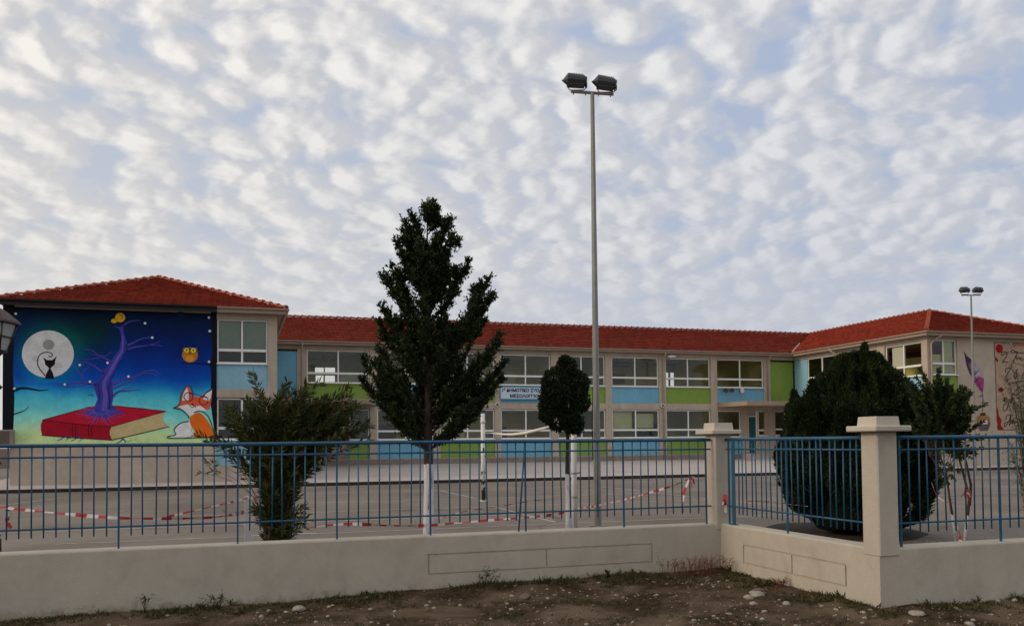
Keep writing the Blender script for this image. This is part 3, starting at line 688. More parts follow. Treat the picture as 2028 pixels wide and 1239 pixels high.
# roofs
Z_E, Z_R, TILE, COURSE = 7.57, 9.60, .24, .40
def slope(mb, uvs, a, b, c, d):
    """a,b eave ends; c,d ridge ends above b,a. courses overlap like real tiles"""
    a, b, c, d = map(Vector, (a, b, c, d)); e = (b-a).normalized(); nrm = (b-a).cross(d-a if (d-a).length > 1e-6 else c-a).normalized()
    if nrm.z < 0: nrm = -nrm
    upv = nrm.cross(e); 
    if upv.z < 0: upv = -upv
    H = (d-a).dot(upv); n = max(1, int(H/COURSE))
    for i in range(n):
        t0, t1 = i/n, (i+1)/n
        p0 = a.lerp(d, t0); p1 = b.lerp(c, t0); p2 = b.lerp(c, t1); p3 = a.lerp(d, t1)
        lift = nrm*.085
        vs = [p0+lift, p1+lift, p2+nrm*.004, p3+nrm*.004]
        mb.add(vs, [(0, 1, 2, 3)]); uvs.append([((q-a).dot(e)/TILE, i+.05+.9*k) for q, k in zip((p0, p1, p2, p3), (0, 0, 1, 1))])
        mb.add([p0-lift*.2, p1-lift*.2, p1+lift, p0+lift], [(0, 1, 2, 3)]); uvs.append([((q-a).dot(e)/TILE, i+.01) for q in (p0, p1, p1, p0)])
def roof(slopes, caps, label):
    mb = MB(); uvs = []
    for s in slopes: slope(mb, uvs, *s)
    o = mb.build('roof', ROOF, SB, recalc=False); BASE[o.name] = BASE[SB.name]; tag(o, label)
    uvl = o.data.uv_layers.new(name='tile'); flat = [c for f in uvs for c in f]
    for l, c in zip(uvl.data, flat): l.uv = c
    cm = MB()
    for p, q in caps:
        p, q = Vector(p), Vector(q); L = (q-p).length; n = int(L/.42); d = (q-p).normalized(); s_ = d.cross(Vector((0, 0, 1))).normalized(); u_ = s_.cross(d)
        if u_.z < 0: u_ = -u_
        for i in range(n):
            a = p+d*L*i/n; b = p+d*(L*(i+1)/n+.05); k = 6; vs = []
            for q_, rr, lf in ((a, .125, .045), (b, .10, .015)):
                for j in range(k+1):
                    t_ = math.pi*j/k; vs.append(q_+s_*math.cos(t_)*rr+u_*(math.sin(t_)*rr*.8+lf))
            cm.add(vs, [(j, j+1, k+2+j, k+1+j) for j in range(k)]+[list(range(k, -1, -1))], 0)
            if True:
                cm.add([a+s_*.13+u_*-.01, a+s_*-.13+u_*-.01, a+s_*-.11+u_*.12, a+s_*.11+u_*.12, a+d*.05+s_*.13-u_*.01, a+d*.05-s_*.13-u_*.01, a+d*.05-s_*.08+u_*.155, a+d*.05+s_*.08+u_*.155], [(0,1,2,3),(4,7,6,5),(3,2,6,7),(0,3,7,4),(1,5,6,2)], 0)
    cm.build('ridge_tile', RIDGE, o)
    return o
def hip(x0, x1, y0, y1, label, hipback=True):
    xm = (x0+x1)/2; hw = (x1-x0)/2; yr0, yr1 = y0+hw, y1-hw
    A, B, C, D_ = (x0, y0, Z_E), (x1, y0, Z_E), (x1, y1, Z_E), (x0, y1, Z_E); P, Q = (xm, yr0, Z_R), (xm, yr1, Z_R)
    return roof([(A, B, P, P), (B, C, Q, P), (C, D_, Q, Q), (D_, A, P, Q)], [(A, P), (B, P), (P, Q), (C, Q), (D_, Q)], label)
def soffit(x0, x1, y0, y1, z, ov):
    mb = MB(); mb.box(x0, x1, y0, y1, z-.03, z); return mb
XLe0, XLe1, YLe = -8.70, 2.10, 37.55
XRe0, XRe1, YRe = 34.88, 45.68, 36.93
hip(XLe0, XLe1, YLe, 60.4, 'red tiled hip roof over the mural wing')
hip(XRe0, XRe1, YRe, 60.4, 'red tiled hip roof over the right wing')
ye0, ye1 = 48.55, 59.35; ym = (ye0+ye1)/2
roof([((1.9, ye0, Z_E), (35.2, ye0, Z_E), (40.28, ym, Z_R), (-3.3, ym, Z_R)), ((35.2, ye1, Z_E), (1.9, ye1, Z_E), (-3.3, ym, Z_R), (40.28, ym, Z_R))], [((-3.3, ym, Z_R), (40.28, ym, Z_R))], 'long red tiled roof over the main block')
va = MB(); va.tube([(34.95, 48.62, Z_E+.05), (37.2, 50.9, Z_E+.05+2.3*.376)], .07, 6); part(va, 'valley_lining', MORTAR)
# closed gable end of the wing interiors and soffits
so_ = MB()
so_.box(XLe0+.05, XLe1-.05, YLe+.05, 60.3, 7.42, 7.45); so_.box(XLe1-.049, XRe0+.049, ye0+.05, ye1, 7.42, 7.45); so_.box(XRe0+.05, XRe1-.05, YRe+.05, 60.3, 7.42, 7.45)
part(so_, 'soffit', FASCIA)
def gutter(p, q, mt, r_=.075):
    mb = MB(); p, q = Vector(p), Vector(q); d = (q-p).normalized(); s_ = Vector((0, 0, 1)).cross(d)
    n = 8; vs = []
    for c in (p, q):
        for rr in (r_, r_-.012):
            for k in range(n+1):
                t_ = math.pi+math.pi*k/n; vs.append(c+s_*math.cos(t_)*rr+Vector((0, 0, math.sin(t_)*rr)))
    m_ = n+1; fs = []
    for k in range(n): fs += [(k, k+1, 2*m_+k+1, 2*m_+k), (m_+k+1, m_+k, 3*m_+k, 3*m_+k+1), (k, m_+k, m_+k+1, k+1), (2*m_+k+1, 3*m_+k+1, 3*m_+k, 2*m_+k)]
    fs += [(0, 2*m_, 3*m_, m_), (n, m_+n, 3*m_+n, 2*m_+n)]
    mb.add(vs, fs, 0, False); return part(mb, 'gutter', mt)
def fascia(x0, x1, y0, y1, mt): mb = MB(); mb.box(x0, x1, y0, y1, 7.34, 7.53); return part(mb, 'fascia', mt)
GZ = 7.56
gutter((XLe0, YLe-.06, GZ), (-.66, YLe-.06, GZ), DARKG); gutter((-.655, YLe-.06, GZ), (XLe1+.1, YLe-.06, GZ), GUTTER)
fascia(XLe0, -.66, YLe, YLe+.05, DARKG); fascia(-.657, XLe1, YLe, YLe+.05, FASCIA); fascia(XLe1-.05, XLe1, YLe+.051, ye0-.01, FASCIA)
gutter((XLe1+.06, YLe-.1, GZ), (XLe1+.06, ye0, GZ), GUTTER)
gutter((XLe1+.1, ye0-.06, GZ-.02), (XRe0-.1, ye0-.06, GZ-.02), GUTTER); fascia(XLe1-.03, XRe0+.03, ye0, ye0+.05, FASCIA)
gutter((XRe0-.06, ye0-.05, GZ), (XRe0-.06, YRe-.1, GZ), GUTTER); fascia(XRe0, XRe0+.05, YRe+.051, ye0-.002, FASCIA)
gutter((XRe0-.1, YRe-.06, GZ), (XRe1, YRe-.06, GZ), GUTTER); fascia(XRe0, XRe1, YRe, YRe+.05, FASCIA)
def downpipe(pts, label=None): mb = MB(); mb.tube(pts, .045, 8); return part(mb, 'downpipe', GUTTER)
for x, zb in ((3.57, .72), (25.65, .72), (33.25, 4.3)):
    downpipe([(x, ye0-.04, 7.48), (x, ye0+.0, 7.30), (x, Y_M-.12, 7.08), (x, Y_M-.09, 6.9), (x, Y_M-.09, zb)])
downpipe([(XRe0-.03, 44.8, 7.48), (XRe0, 44.7, 7.30), (X_RW-.10, 44.5, 7.05), (X_RW-.09, 44.46, 6.9), (X_RW-.09, 44.46, .6)])
downpipe([(35.9, YRe-.03, 7.48), (35.85, YRe, 7.33), (35.56, Y_RW-.12, 7.05), (35.5, Y_RW-.08, 6.9), (35.5, Y_RW-.08, .5)])

# ------------------------------------------------------------------ murals
def homography(src, dst):
    A = []; 
    for (x, y), (X, Y) in zip(src, dst): A += [[x, y, 1, 0, 0, 0, -X*x, -X*y, X], [0, 0, 0, x, y, 1, -Y*x, -Y*y, Y]]
    A = np.array(A, float); h = np.linalg.solve(A[:, :8], A[:, 8]); return np.append(h, 1).reshape(3, 3)
class Paint:
    def __init__(s, Hm, y): s.H = Hm; s.y = y; s.v = []; s.f = []; s.c = []
    def pt(s, x, y, L): q = s.H@np.array([x, y, 1.0]); return (q[0]/q[2], s.y-.003*L-.004, q[1]/q[2])
    def poly(s, pts, c, L):
        b = len(s.v); s.v += [s.pt(x, y, L) for x, y in pts]
        for t in tessellate_polygon([[Vector((x, y, 0)) for x, y in pts]]): s.f.append([b+i for i in t]); s.c.append(c)
    def disc(s, cx, cy, rx, ry, c, L, n=28, ph=0): s.poly([(cx+rx*math.cos(2*math.pi*i/n+ph), cy+ry*math.sin(2*math.pi*i/n+ph)) for i in range(n)], c, L)
    def line(s, pts, w0, c, L, w1=None, smooth=True):
        P = [Vector((x, y)) for x, y in pts]
        if smooth and len(P) > 2:
            Q = []
            for i in range(len(P)-1):
                a = P[max(i-1, 0)]; b, d = P[i], P[i+1]; e = P[min(i+2, len(P)-1)]
                for k in range(5):
                    t = k/5; Q.append(.5*((2*b)+(d-a)*t+(2*a-5*b+4*d-e)*t*t+(3*b-a-3*d+e)*t**3))
            Q.append(P[-1]); P = Q
        w1 = w0 if w1 is None else w1; n = len(P); row = []
        for i, p in enumerate(P):
            d = (P[min(i+1, n-1)]-P[max(i-1, 0)]); d = d.normalized() if d.length > 1e-6 else Vector((1, 0)); nn = Vector((-d.y, d.x))*(w0+(w1-w0)*i/(n-1))/2
            row += [s.pt(*(p+nn), L), s.pt(*(p-nn), L)]
        b = len(s.v); s.v += row
        for i in range(n-1): s.f.append([b+2*i, b+2*i+1, b+2*i+3, b+2*i+2]); s.c.append(c)
    def build(s, name, parent):
        mb = MB(); mb.v = [Vector(p) for p in s.v]; mb.f = s.f; mb.m = [0]*len(s.f); mb.sm = [False]*len(s.f)
        o = mb.build(name, PAINTM, parent, recalc=False)
        a = o.data.color_attributes.new('paint', 'FLOAT_COLOR', 'CORNER'); i = 0; cols_ = []
        for p, c in zip(o.data.polygons, s.c):
            for k in range(p.loop_total): cols_ += [*(c[k] if isinstance(c[0], tuple) else c), 1]
        a.data.foreach_set('color', cols_); return o
def lin(r_, g, b, k=2.0):
    f = lambda x: (x/255/12.92 if x < 10.3 else ((x/255+.055)/1.055)**2.4)
    return (min(.85, f(r_)*k), min(.85, f(g)*k), min(.85, f(b)*k))
cs = 3.348; ox, oy = 0, 530
S4 = [((x-ox)*cs, (y-oy)*cs) for x, y in ((22, 600), (430, 600), (22, 880), (430, 880))]
HM = homography(S4, [(-8.263, 7.470), (-.667, 7.774), (-8.209, 1.969), (-.652, 1.895)])
P = Paint(HM, Y_LW)
# painted night sky, as a grid of paint colours
stops = [(215, (3, 6, 20)), (290, (3, 18, 42)), (400, (0, 20, 58)), (540, (0, 26, 86)), (640, (0, 38, 112)), (730, (0, 55, 135)), (775, (10, 80, 145)), (812, (24, 112, 158)), (850, (52, 140, 162)), (930, (76, 158, 165)), (1000, (108, 172, 165)), (1060, (136, 176, 145)), (1110, (150, 172, 122)), (1180, (156, 170, 118))]
def skycol(x, y):
    yy = y+10*math.sin(x*.009)+7*math.sin(x*.023+2)
    for (a, ca), (b, cb_) in zip(stops, stops[1:]):
        if yy <= b or b == 1180:
            t = min(max((yy-a)/(b-a), 0), 1); c = [p+(q-p)*t for p, q in zip(ca, cb_)]; break
    d = math.hypot((x-330)/1.1, y-560); g = math.exp(-((d-150)/75)**2) if d > 150 else 1
    if y < 760: c = [c[0], c[1]+34*g, c[2]+2*g]
    g2 = math.exp(-((x-620)/160)**2-((y-450)/130)**2); c = [c[0], c[1]+12*g2, c[2]-25*g2]
    return lin(*[max(0, q) for q in c])
nx, ny = 60, 56
x0, x1, y0, y1 = 22, 1438, 216, 1176
def Hinv(X, Z): q = np.linalg.inv(HM)@np.array([X, Z, 1.0]); return q[0]/q[2], q[1]/q[2]
gx = [X_LW0+.0+(-.685-X_LW0)*i/nx for i in range(nx+1)]; gz = [1.93+(7.33-1.93)*j/ny for j in range(ny+1)]
for i in range(nx):
    for j in range(ny):
        b = len(P.v); cc = []
        for a_, b_ in ((gx[i], gz[j]), (gx[i+1], gz[j]), (gx[i+1], gz[j+1]), (gx[i], gz[j+1])):
            P.v.append((a_, Y_LW-.004, b_)); cc.append(skycol(*Hinv(a_, b_)))
        P.f.append([b, b+1, b+2, b+3]); P.c.append(tuple(cc))
blk = (.006, .008, .012)
P.poly([(20, 210), (98, 214), (92, 500), (86, 700), (96, 860), (92, 1000), (88, 1080), (16, 1080)], blk, 1)
P.poly([(98, 214), (1437, 264), (1437, 285), (1100, 270), (700, 252), (300, 240), (96, 238)], blk, 1)
P.poly([(1398, 264), (1437, 264), (1437, 1170), (1405, 1172), (1424, 1120), (1410, 1000), (1396, 900), (1400, 700), (1392, 640), (1408, 560), (1402, 400)], blk, 1)
P.line([(88, 815), (150, 797), (215, 805), (270, 813), (322, 806)], 22, lin(10, 25, 45), 1, 4)
P.line([(88, 972), (140, 955), (172, 940), (192, 916)], 9, lin(10, 30, 35), 1, 3)
P.disc(318, 572, 172, 157, (.70, .70, .70), 1, 48); P.disc(322, 510, 38, 34, (.32, .33, .32), 2); P.disc(240, 600, 26, 20, (.58, .58, .58), 2); P.disc(390, 650, 30, 20, (.60, .60, .60), 2)
P.line([(302, 716), (262, 668), (248, 622), (262, 580), (300, 560), (335, 563), (348, 578), (336, 590), (320, 584)], 7, blk, 3, 5)
P.poly([(286, 592), (312, 612), (348, 612), (377, 585), (366, 618), (364, 640), (340, 660), (336, 668), (352, 700), (360, 735), (298, 735), (308, 700), (326, 668), (322, 660), (300, 642), (298, 622)], blk, 3)
P.disc(797, 330, 33, 31, lin(205, 130, 25), 3); P.disc(757, 352, 20, 15, lin(205, 130, 25), 3); P.disc(803, 326, 14, 14, lin(150, 90, 20), 4); P.disc(800, 328, 9, 9, lin(205, 130, 25), 5)
P.disc(1260, 578, 52, 50, lin(140, 88, 25), 3); P.poly([(1212, 550), (1216, 528), (1240, 536), (1284, 534), (1304, 528), (1308, 552)], lin(120, 75, 20), 3)
for x in (1237, 1282): P.disc(x, 547, 17, 15, lin(215, 165, 60), 4); P.disc(x, 547, 6, 6, blk, 5)
P.poly([(1252, 560), (1268, 560), (1260, 576)], lin(70, 40, 10), 5); P.disc(1260, 602, 30, 22, lin(165, 110, 35), 4)
P.line([(1200, 632), (1300, 634), (1392, 640)], 6, blk, 2, 9)
pur = lin(46, 44, 120); pur2 = lin(72, 66, 138); pur3 = lin(26, 24, 88)
P.poly([(560, 960), (625, 925), (648, 870), (632, 815), (618, 780), (665, 735), (678, 690), (735, 625), (755, 590), (792, 540), (806, 470), (800, 430), (788, 405), (752, 386), (800, 392), (826, 366), (818, 400), (822, 440), (842, 495), (848, 545), (822, 568), (800, 612), (775, 665), (735, 735), (748, 800), (752, 860), (742, 905), (780, 940), (830, 965), (760, 968), (700, 1000), (640, 985), (590, 980)], pur, 2)
P.line([(690, 950), (700, 850), (690, 770), (730, 690), (780, 600), (812, 540), (812, 450)], 34, pur2, 3, 10)
P.line([(725, 940), (728, 860), (722, 790), (760, 690), (800, 610)], 9, pur3, 4, 4); P.line([(655, 900), (662, 830), (650, 780), (700, 705)], 7, pur3, 4, 3)
for pts, wd in (([(815, 385), (860, 358), (932, 348)], 10), ([(830, 520), (880, 500), (940, 470), (1012, 462)], 13), ([(835, 545), (900, 525), (980, 515), (1065, 490)], 12), ([(980, 515), (1040, 512), (1075, 520)], 5),
                ([(700, 590), (650, 575), (610, 548), (555, 540)], 6), ([(740, 620), (690, 600), (640, 580), (600, 570)], 8), ([(690, 700), (620, 650), (570, 625), (545, 640), (490, 600)], 9), ([(640, 770), (580, 765), (500, 762), (420, 772), (365, 768)], 12), ([(560, 760), (530, 700), (500, 660), (480, 650)], 7), ([(545, 720), (560, 680), (600, 650), (640, 640)], 5), ([(600, 760), (560, 780), (470, 790), (430, 785)], 6),
                ([(740, 775), (820, 740), (900, 720), (960, 688), (1020, 682), (1070, 712)], 15), ([(940, 700), (1000, 700), (1045, 720)], 7), ([(750, 800), (800, 780), (860, 755), (900, 735)], 8), ([(748, 850), (790, 820), (850, 815), (930, 808)], 12), ([(800, 820), (830, 800), (880, 795)], 6), ([(620, 850), (600, 840), (580, 848)], 7), ([(740, 560), (690, 590), (640, 600), (560, 612)], 4)):
    P.line(pts, wd*1.45, pur, 2, 3); P.line([(x, y-2) for x, y in pts], wd*.3, pur2, 3, 1)
for x, y in ((105, 305), (713, 630), (852, 720), (597, 755), (430, 773), (96, 800), (962, 368), (1010, 463), (530, 645), (1385, 330), (1391, 420), (1386, 623)): P.disc(x, y, 9, 8, lin(165, 175, 185), 5, 10); P.disc(x, y, 4, 4, lin(220, 225, 230), 6, 8)
red = lin(142, 16, 36); red2 = lin(122, 13, 30); pag = lin(150, 135, 98)
P.poly([(282, 1008), (400, 975), (560, 935), (620, 916), (760, 914), (930, 928), (1100, 950), (1098, 956), (900, 1005), (745, 1052), (600, 1042), (420, 1022)], red, 1)
P.poly([(282, 1008), (420, 1022), (600, 1042), (740, 1052), (728, 1080), (730, 1110), (745, 1140), (560, 1128), (400, 1118), (280, 1108), (272, 1080), (271, 1040)], red2, 2)
P.poly([(745, 1050), (900, 1010), (1098, 955), (1084, 975), (1080, 1010), (1118, 1050), (940, 1092), (748, 1138), (733, 1110), (731, 1075)], pag, 2)
P.line([(745, 1140), (940, 1096), (1124, 1052)], 6, blk, 3, 5, False); P.line([(275, 1110), (480, 1126), (745, 1142)], 5, lin(40, 5, 12), 3, None, False)
P.line([(282, 1008), (560, 1042), (745, 1052), (1100, 950)], 4, lin(50, 5, 15), 3, None, False); P.line([(282, 1008), (600, 920)], 4, lin(50, 5, 15), 3, None, False); P.line([(760, 914), (1100, 950)], 4, lin(40, 5, 12), 3, None, False)
for x in (485, 505, 592, 612): P.line([(x, 1030+(x-485)*.05), (x-6, 1075), (x, 1122)], 5, lin(60, 5, 16), 3)
for a in np.linspace(-.2, math.pi+.25, 19):
    l = 70+30*math.sin(a*7); P.line([(670+40*math.cos(a), 945+18*math.sin(a)), (670+(60+l*.5)*math.cos(a)+8*math.sin(a*9), 950+(35+l*.45)*math.sin(a)), (670+(75+l)*math.cos(a), 958+(42+l*.55)*math.sin(a))], 6, pur2, 4, 1.5)
for x, y in ((430, 1110), (520, 1112), (815, 1130)):
    P.line([(x, y), (x-20, y+22), (x-52, y+36)], 8, pur3, 4, 3); P.line([(x, y), (x+18, y+20), (x+5, y+40)], 6, pur, 4, 2); P.line([(x, y+8), (x+30, y+22), (x+58, y+10)], 5, lin(50, 90, 70), 4, 2)
org = lin(195, 82, 22); org2 = lin(165, 70, 45); fw_ = lin(190, 185, 195); og = lin(25, 65, 60)
P.poly([(1195, 885), (1205, 830), (1238, 784), (1262, 800), (1278, 850), (1330, 855), (1355, 830), (1408, 806), (1402, 880), (1388, 940), (1300, 945), (1262, 985), (1215, 940), (1165, 925)], org2, 2)
P.poly([(1207, 880), (1215, 835), (1240, 795), (1252, 830), (1250, 880)], fw_, 3); P.poly([(1345, 868), (1365, 835), (1405, 812), (1398, 860), (1385, 885)], fw_, 3)
P.poly([(1180, 920), (1240, 905), (1290, 918), (1330, 915), (1370, 945), (1320, 950), (1258, 985), (1215, 942)], fw_, 3)
P.poly([(1285, 965), (1330, 958), (1375, 1010), (1408, 1070), (1420, 1118), (1285, 1122), (1290, 1080), (1262, 1040), (1255, 1000)], org, 2)
P.poly([(1120, 1118), (1165, 1108), (1150, 1082), (1180, 1045), (1215, 1025), (1258, 1020), (1272, 1060), (1262, 1085), (1286, 1095), (1280, 1122), (1145, 1122)], fw_, 3)
P.poly([(1310, 950), (1350, 955), (1388, 985), (1392, 1015), (1345, 975)], lin(120, 180, 160), 3)
for pts in ([(1150, 930), (1190, 905), (1200, 845), (1240, 780), (1268, 800), (1280, 850)], [(1150, 930), (1205, 942), (1250, 985), (1250, 1000)], [(1345, 860), (1365, 830), (1412, 802)], [(1285, 960), (1330, 950), (1380, 985), (1410, 1060), (1422, 1118)], [(1250, 1018), (1200, 1028), (1155, 1070), (1165, 1105), (1115, 1118), (1145, 1130), (1420, 1122)]): P.line(pts, 8, og, 4, 7)
P.line([(1255, 910), (1275, 926), (1290, 916), (1300, 928)], 4, blk, 5); P.poly([(1268, 900), (1288, 902), (1278, 914)], blk, 5)
for cx0, cy0 in ((1250, 855), (1350, 880)): P.line([(cx0+30*math.cos(t), cy0+28*math.sin(t)) for t in np.linspace(0, 2*math.pi, 12)], 5, lin(90, 20, 60), 5)
P.line([(1235, 826), (1300, 838), (1375, 862)], 5, lin(60, 30, 90), 5)
P.poly([(1175, 292), (1218, 292), (1218, 322), (1176, 322)], lin(12, 30, 60), 2)
mu = P.build('mural', SB); tag(mu, 'night sky mural with moon, cat, purple tree on a red book, owl and fox')
# parchment and quill mural on the right wing
S4 = [(1880, 650), (2028, 650), (1880, 850), (2028, 850)]
HR = homography(S4, [(q[0], q[1]) for q in ((36.817, 7.800), (42.048, 7.963), (36.628, 2.345), (41.824, 2.320))])
P = Paint(HR, Y_RW)
z5 = lambda pts: [(1880+x/3.5405, 550+y/3.5405) for x, y in pts]
z6 = lambda pts: [(1950+x/6.19, 660+y/6.195) for x, y in pts]
ink = lin(28, 20, 25); dred = lin(85, 12, 15); brn = lin(80, 50, 40)
P.poly(z6([(120, 108), (290, 108), (325, 190), (350, 108), (483, 118), (640, 122), (650, 400), (640, 700), (655, 1180), (160, 1180), (150, 1070), (148, 880), (135, 640), (175, 648), (135, 620), (130, 480), (125, 330), (165, 355), (118, 280)]), lin(128, 110, 96), 1)
P.line(z6([(120, 108), (118, 280), (160, 350), (125, 310), (132, 480), (134, 625), (180, 650), (136, 645), (146, 880), (150, 1070), (185, 1125), (155, 1140), (158, 1182), (400, 1180)]), 1.4, brn, 2, 1.2, False)
P.line(z6([(118, 110), (295, 112), (330, 190), (345, 112), (640, 122)]), 1.6, brn, 2, 1.4, False)
P.disc(1950+178/6.19, 660+187/6.195, 7, 8.6, lin(120, 12, 22), 3); P.disc(1950+198/6.19, 660+690/6.195, 4.5, 5, dred, 3, 9); P.disc(1950+198/6.19, 660+690/6.195, 6.5, 4, lin(115, 45, 40), 2, 7)
P.poly(z6([(150, 900), (165, 930), (175, 1010), (205, 1060), (195, 1120), (235, 1178), (162, 1178), (150, 1060)]), lin(105, 22, 22), 3)
P.poly(z6([(130, 280), (165, 330), (160, 355), (128, 320)]), dred, 3); P.poly(z6([(345, 118), (483, 128), (483, 160), (400, 150), (350, 175)]), lin(120, 75, 60), 2)
for pts, wd in ((z6([(300, 235), (240, 225), (205, 235), (215, 265), (270, 240), (262, 285), (215, 355), (240, 345), (290, 358)]), 1.1),
                (z6([(303, 340), (305, 346)]), 1.8),
                (z6([(483, 238), (400, 236), (345, 205), (322, 225), (345, 240), (400, 225), (375, 290), (345, 368)]), 1.1), (z6([(345, 320), (365, 360), (420, 380), (483, 380)]), .7),
                (z6([(375, 300), (395, 285), (390, 325), (420, 290), (430, 325), (445, 290), (452, 330), (483, 300)]), .9),
                (z6([(258, 480), (250, 440), (290, 422), (318, 432), (285, 480), (258, 545), (275, 568), (328, 550)]), 1.1), (z6([(405, 432), (380, 480), (355, 520), (365, 552), (385, 535), (392, 470)]), 1.1), (z6([(405, 530), (407, 536)]), 1.8),
                (z6([(450, 545), (483, 470), (500, 545), (450, 545)]), 1.1), (z6([(483, 575), (380, 590), (290, 612), (300, 622), (400, 600), (483, 598)]), .7),
                (z6([(322, 758), (350, 740), (420, 650), (425, 740), (340, 745)]), .9), (z6([(415, 652), (483, 650), (470, 720)]), .9),
                (z6([(225, 830), (245, 785), (240, 840), (265, 780), (270, 830), (235, 880), (225, 935), (255, 945), (290, 870), (300, 800), (290, 860), (270, 930)]), 1.0),
                (z6([(310, 850), (335, 780), (320, 860), (350, 790), (372, 860), (345, 910), (375, 925), (400, 880), (385, 850), (430, 910)]), 1.0),
                (z6([(262, 1060), (265, 1010), (315, 995), (300, 1060), (262, 1130), (240, 1140), (245, 1100), (290, 1080), (330, 1060)]), 1.0), (z6([(325, 1000), (310, 1080), (300, 1130), (340, 1060), (335, 1105), (360, 1070), (370, 1100), (400, 1070)]), 1.0)):
    P.line(pts, wd*1.35, ink, 4)
wq = lin(132, 122, 130)
P.poly(z5([(102, 512), (122, 545), (140, 560), (158, 575), (160, 600), (135, 600), (150, 650), (162, 700), (145, 675), (122, 620), (112, 570)]), lin(48, 40, 62), 2)
P.poly(z5([(132, 600), (160, 590), (190, 590), (215, 625), (232, 670), (240, 720), (238, 800), (205, 770), (175, 720), (160, 690), (140, 640)]), wq, 1)
P.poly(z5([(170, 715), (200, 690), (240, 700), (243, 740), (235, 800), (205, 775), (180, 740)]), lin(118, 50, 88), 3)
P.line(z5([(135, 590), (165, 660), (200, 740), (228, 800), (236, 870), (232, 940)]), 1.2, lin(45, 30, 60), 4)
for a, b in (((160, 640), (185, 600)), ((175, 680), (212, 640)), ((190, 700), (228, 680)), ((150, 620), (168, 590)), ((205, 745), (240, 720))): P.line(z5([a, b]), .8, lin(60, 45, 90), 4, None, False)
rq = random.Random(5)
for k in range(60):
    t = rq.random(); cx0 = 135+100*t; cy0 = 590+300*t**1.1; sgn = rq.choice((-1, 1)); l = rq.uniform(14, 42)*(1-.5*t)
    P.line(z5([(cx0, cy0), (cx0+sgn*l*.8, cy0-l*.9)]), rq.uniform(.5, 1.3), rq.choice((lin(60, 45, 80), lin(150, 140, 150), lin(110, 40, 80), lin(90, 80, 100))), 5, .3, False)
P.poly(z5([(190, 975), (215, 962), (260, 962), (285, 980), (288, 1030), (270, 1070), (215, 1072), (192, 1040)]), lin(112, 84, 56), 2); P.poly(z5([(195, 1015), (285, 1015), (270, 1070), (215, 1072)]), lin(70, 60, 65), 3)
P.poly(z5([(228, 998), (266, 998), (266, 1024), (228, 1024)]), lin(170, 165, 160), 4); P.poly(z5([(218, 945), (252, 945), (256, 965), (214, 965)]), lin(60, 25, 15), 3)
mu2 = P.build('mural', SB); tag(mu2, 'mural of a parchment letter with red wax seal, quill and ink jar')

# ------------------------------------------------------------------ things fixed to the school
def text_mesh(body, size, cx, z, y, mt, name, parent, sx=1.0):
    cu = bpy.data.curves.new('lettering', 'FONT'); cu.body = body; cu.size = size; cu.extrude = .006; cu.align_x = 'CENTER'; cu.offset = .009*size/.28
    to = bpy.data.objects.new('lettering', cu); COL.objects.link(to); bpy.context.view_layer.update()
    me = bpy.data.meshes.new_from_object(to.evaluated_get(bpy.context.evaluated_depsgraph_get())); bpy.data.objects.remove(to)
    me.transform(Matrix.Translation(Vector((cx, y, z))-BASE[parent.name])@Matrix.Rotation(R(90), 4, 'X')@Matrix.Diagonal((sx, 1, 1, 1)))
    me.materials.clear(); me.materials.append(mt); o = bpy.data.objects.new(name, me); COL.objects.link(o); o.parent = parent; return o
sg = empty('school_sign', (16.5, 48.95, 4.45), 'white banner sign with dark blue Greek lettering on the blue panel', 'sign')
mb = MB(); mb.box(14.98, 18.02, 48.88, 48.93, 4.46, 5.13); mb.build('sign_board', SIGNW, sg)
mb = MB()
for a, b, c, d in ((14.95, 18.05, 4.43, 4.46), (14.95, 18.05, 5.13, 5.16), (14.95, 14.98, 4.46, 5.13), (18.02, 18.05, 4.46, 5.13)): mb.box(a, b, 48.87, 48.935, c, d)
mb.build('sign_border', BLUEP, sg)
text_mesh('1º ΔΗΜΟΤΙΚΟ ΣΧΟΛΕΙΟ', .262, 16.50, 4.87, 48.87, SIGNT, 'lettering', sg, 1.0)
text_mesh('ΜΕΣΟΛΟΓΓΙΟΥ', .255, 16.50, 4.54, 48.87, SIGNT, 'lettering', sg, 1.05)
for x, z, lb in ((30.0, 5.08, 'left one of two dark horn loudspeakers on the blue panel above the canopy'), (30.45, 5.09, 'dark horn loudspeaker in the middle of the blue panel above the canopy'), (31.2, 5.07, 'dark horn loudspeaker with pale rim, nearest the downpipe')):
    e_ = empty('loudspeaker', (x, 49.0, z), lb, 'loudspeaker', 'loudspeakers on the facade')
    mb = MB(); mb.tube([(x, 49.05, z), (x, 48.95, z), (x, 48.86, z), (x, 48.74, z)], [.04, .05, .09, .15], 14); mb.build('horn', BLACK, e_)
    mb = MB(); mb.tube([(x, 48.745, z), (x, 48.72, z)], [.155, .155], 16); mb.tube([(x, 48.72, z), (x, 48.7, z)], [.05, .03], 10); mb.build('rim', WPAINT if x > 31 else LAMPG, e_)
for x, lb in ((14.75, 'round white wall lamp on the column left of the sign'), (25.55, 'round white wall lamp beside the downpipe')):
    e_ = empty('wall_lamp', (x, 49, 4.1), lb, 'wall lamp', 'round wall lamps between the storeys')
    mb = MB(); mb.tube([(x, 49.02, 4.1), (x, 48.84, 4.1)], .13, 16); mb.build('lamp_ring', WPAINT, e_)
    mb = MB(); mb.tube([(x, 48.845, 4.1), (x, 48.80, 4.1)], [.08, .05], 14); mb.build('lens', LAMPG, e_)
e_ = empty('floodlight', (26.1, 49, 7.15), 'small white floodlight under the eaves beside the downpipe', 'floodlight')
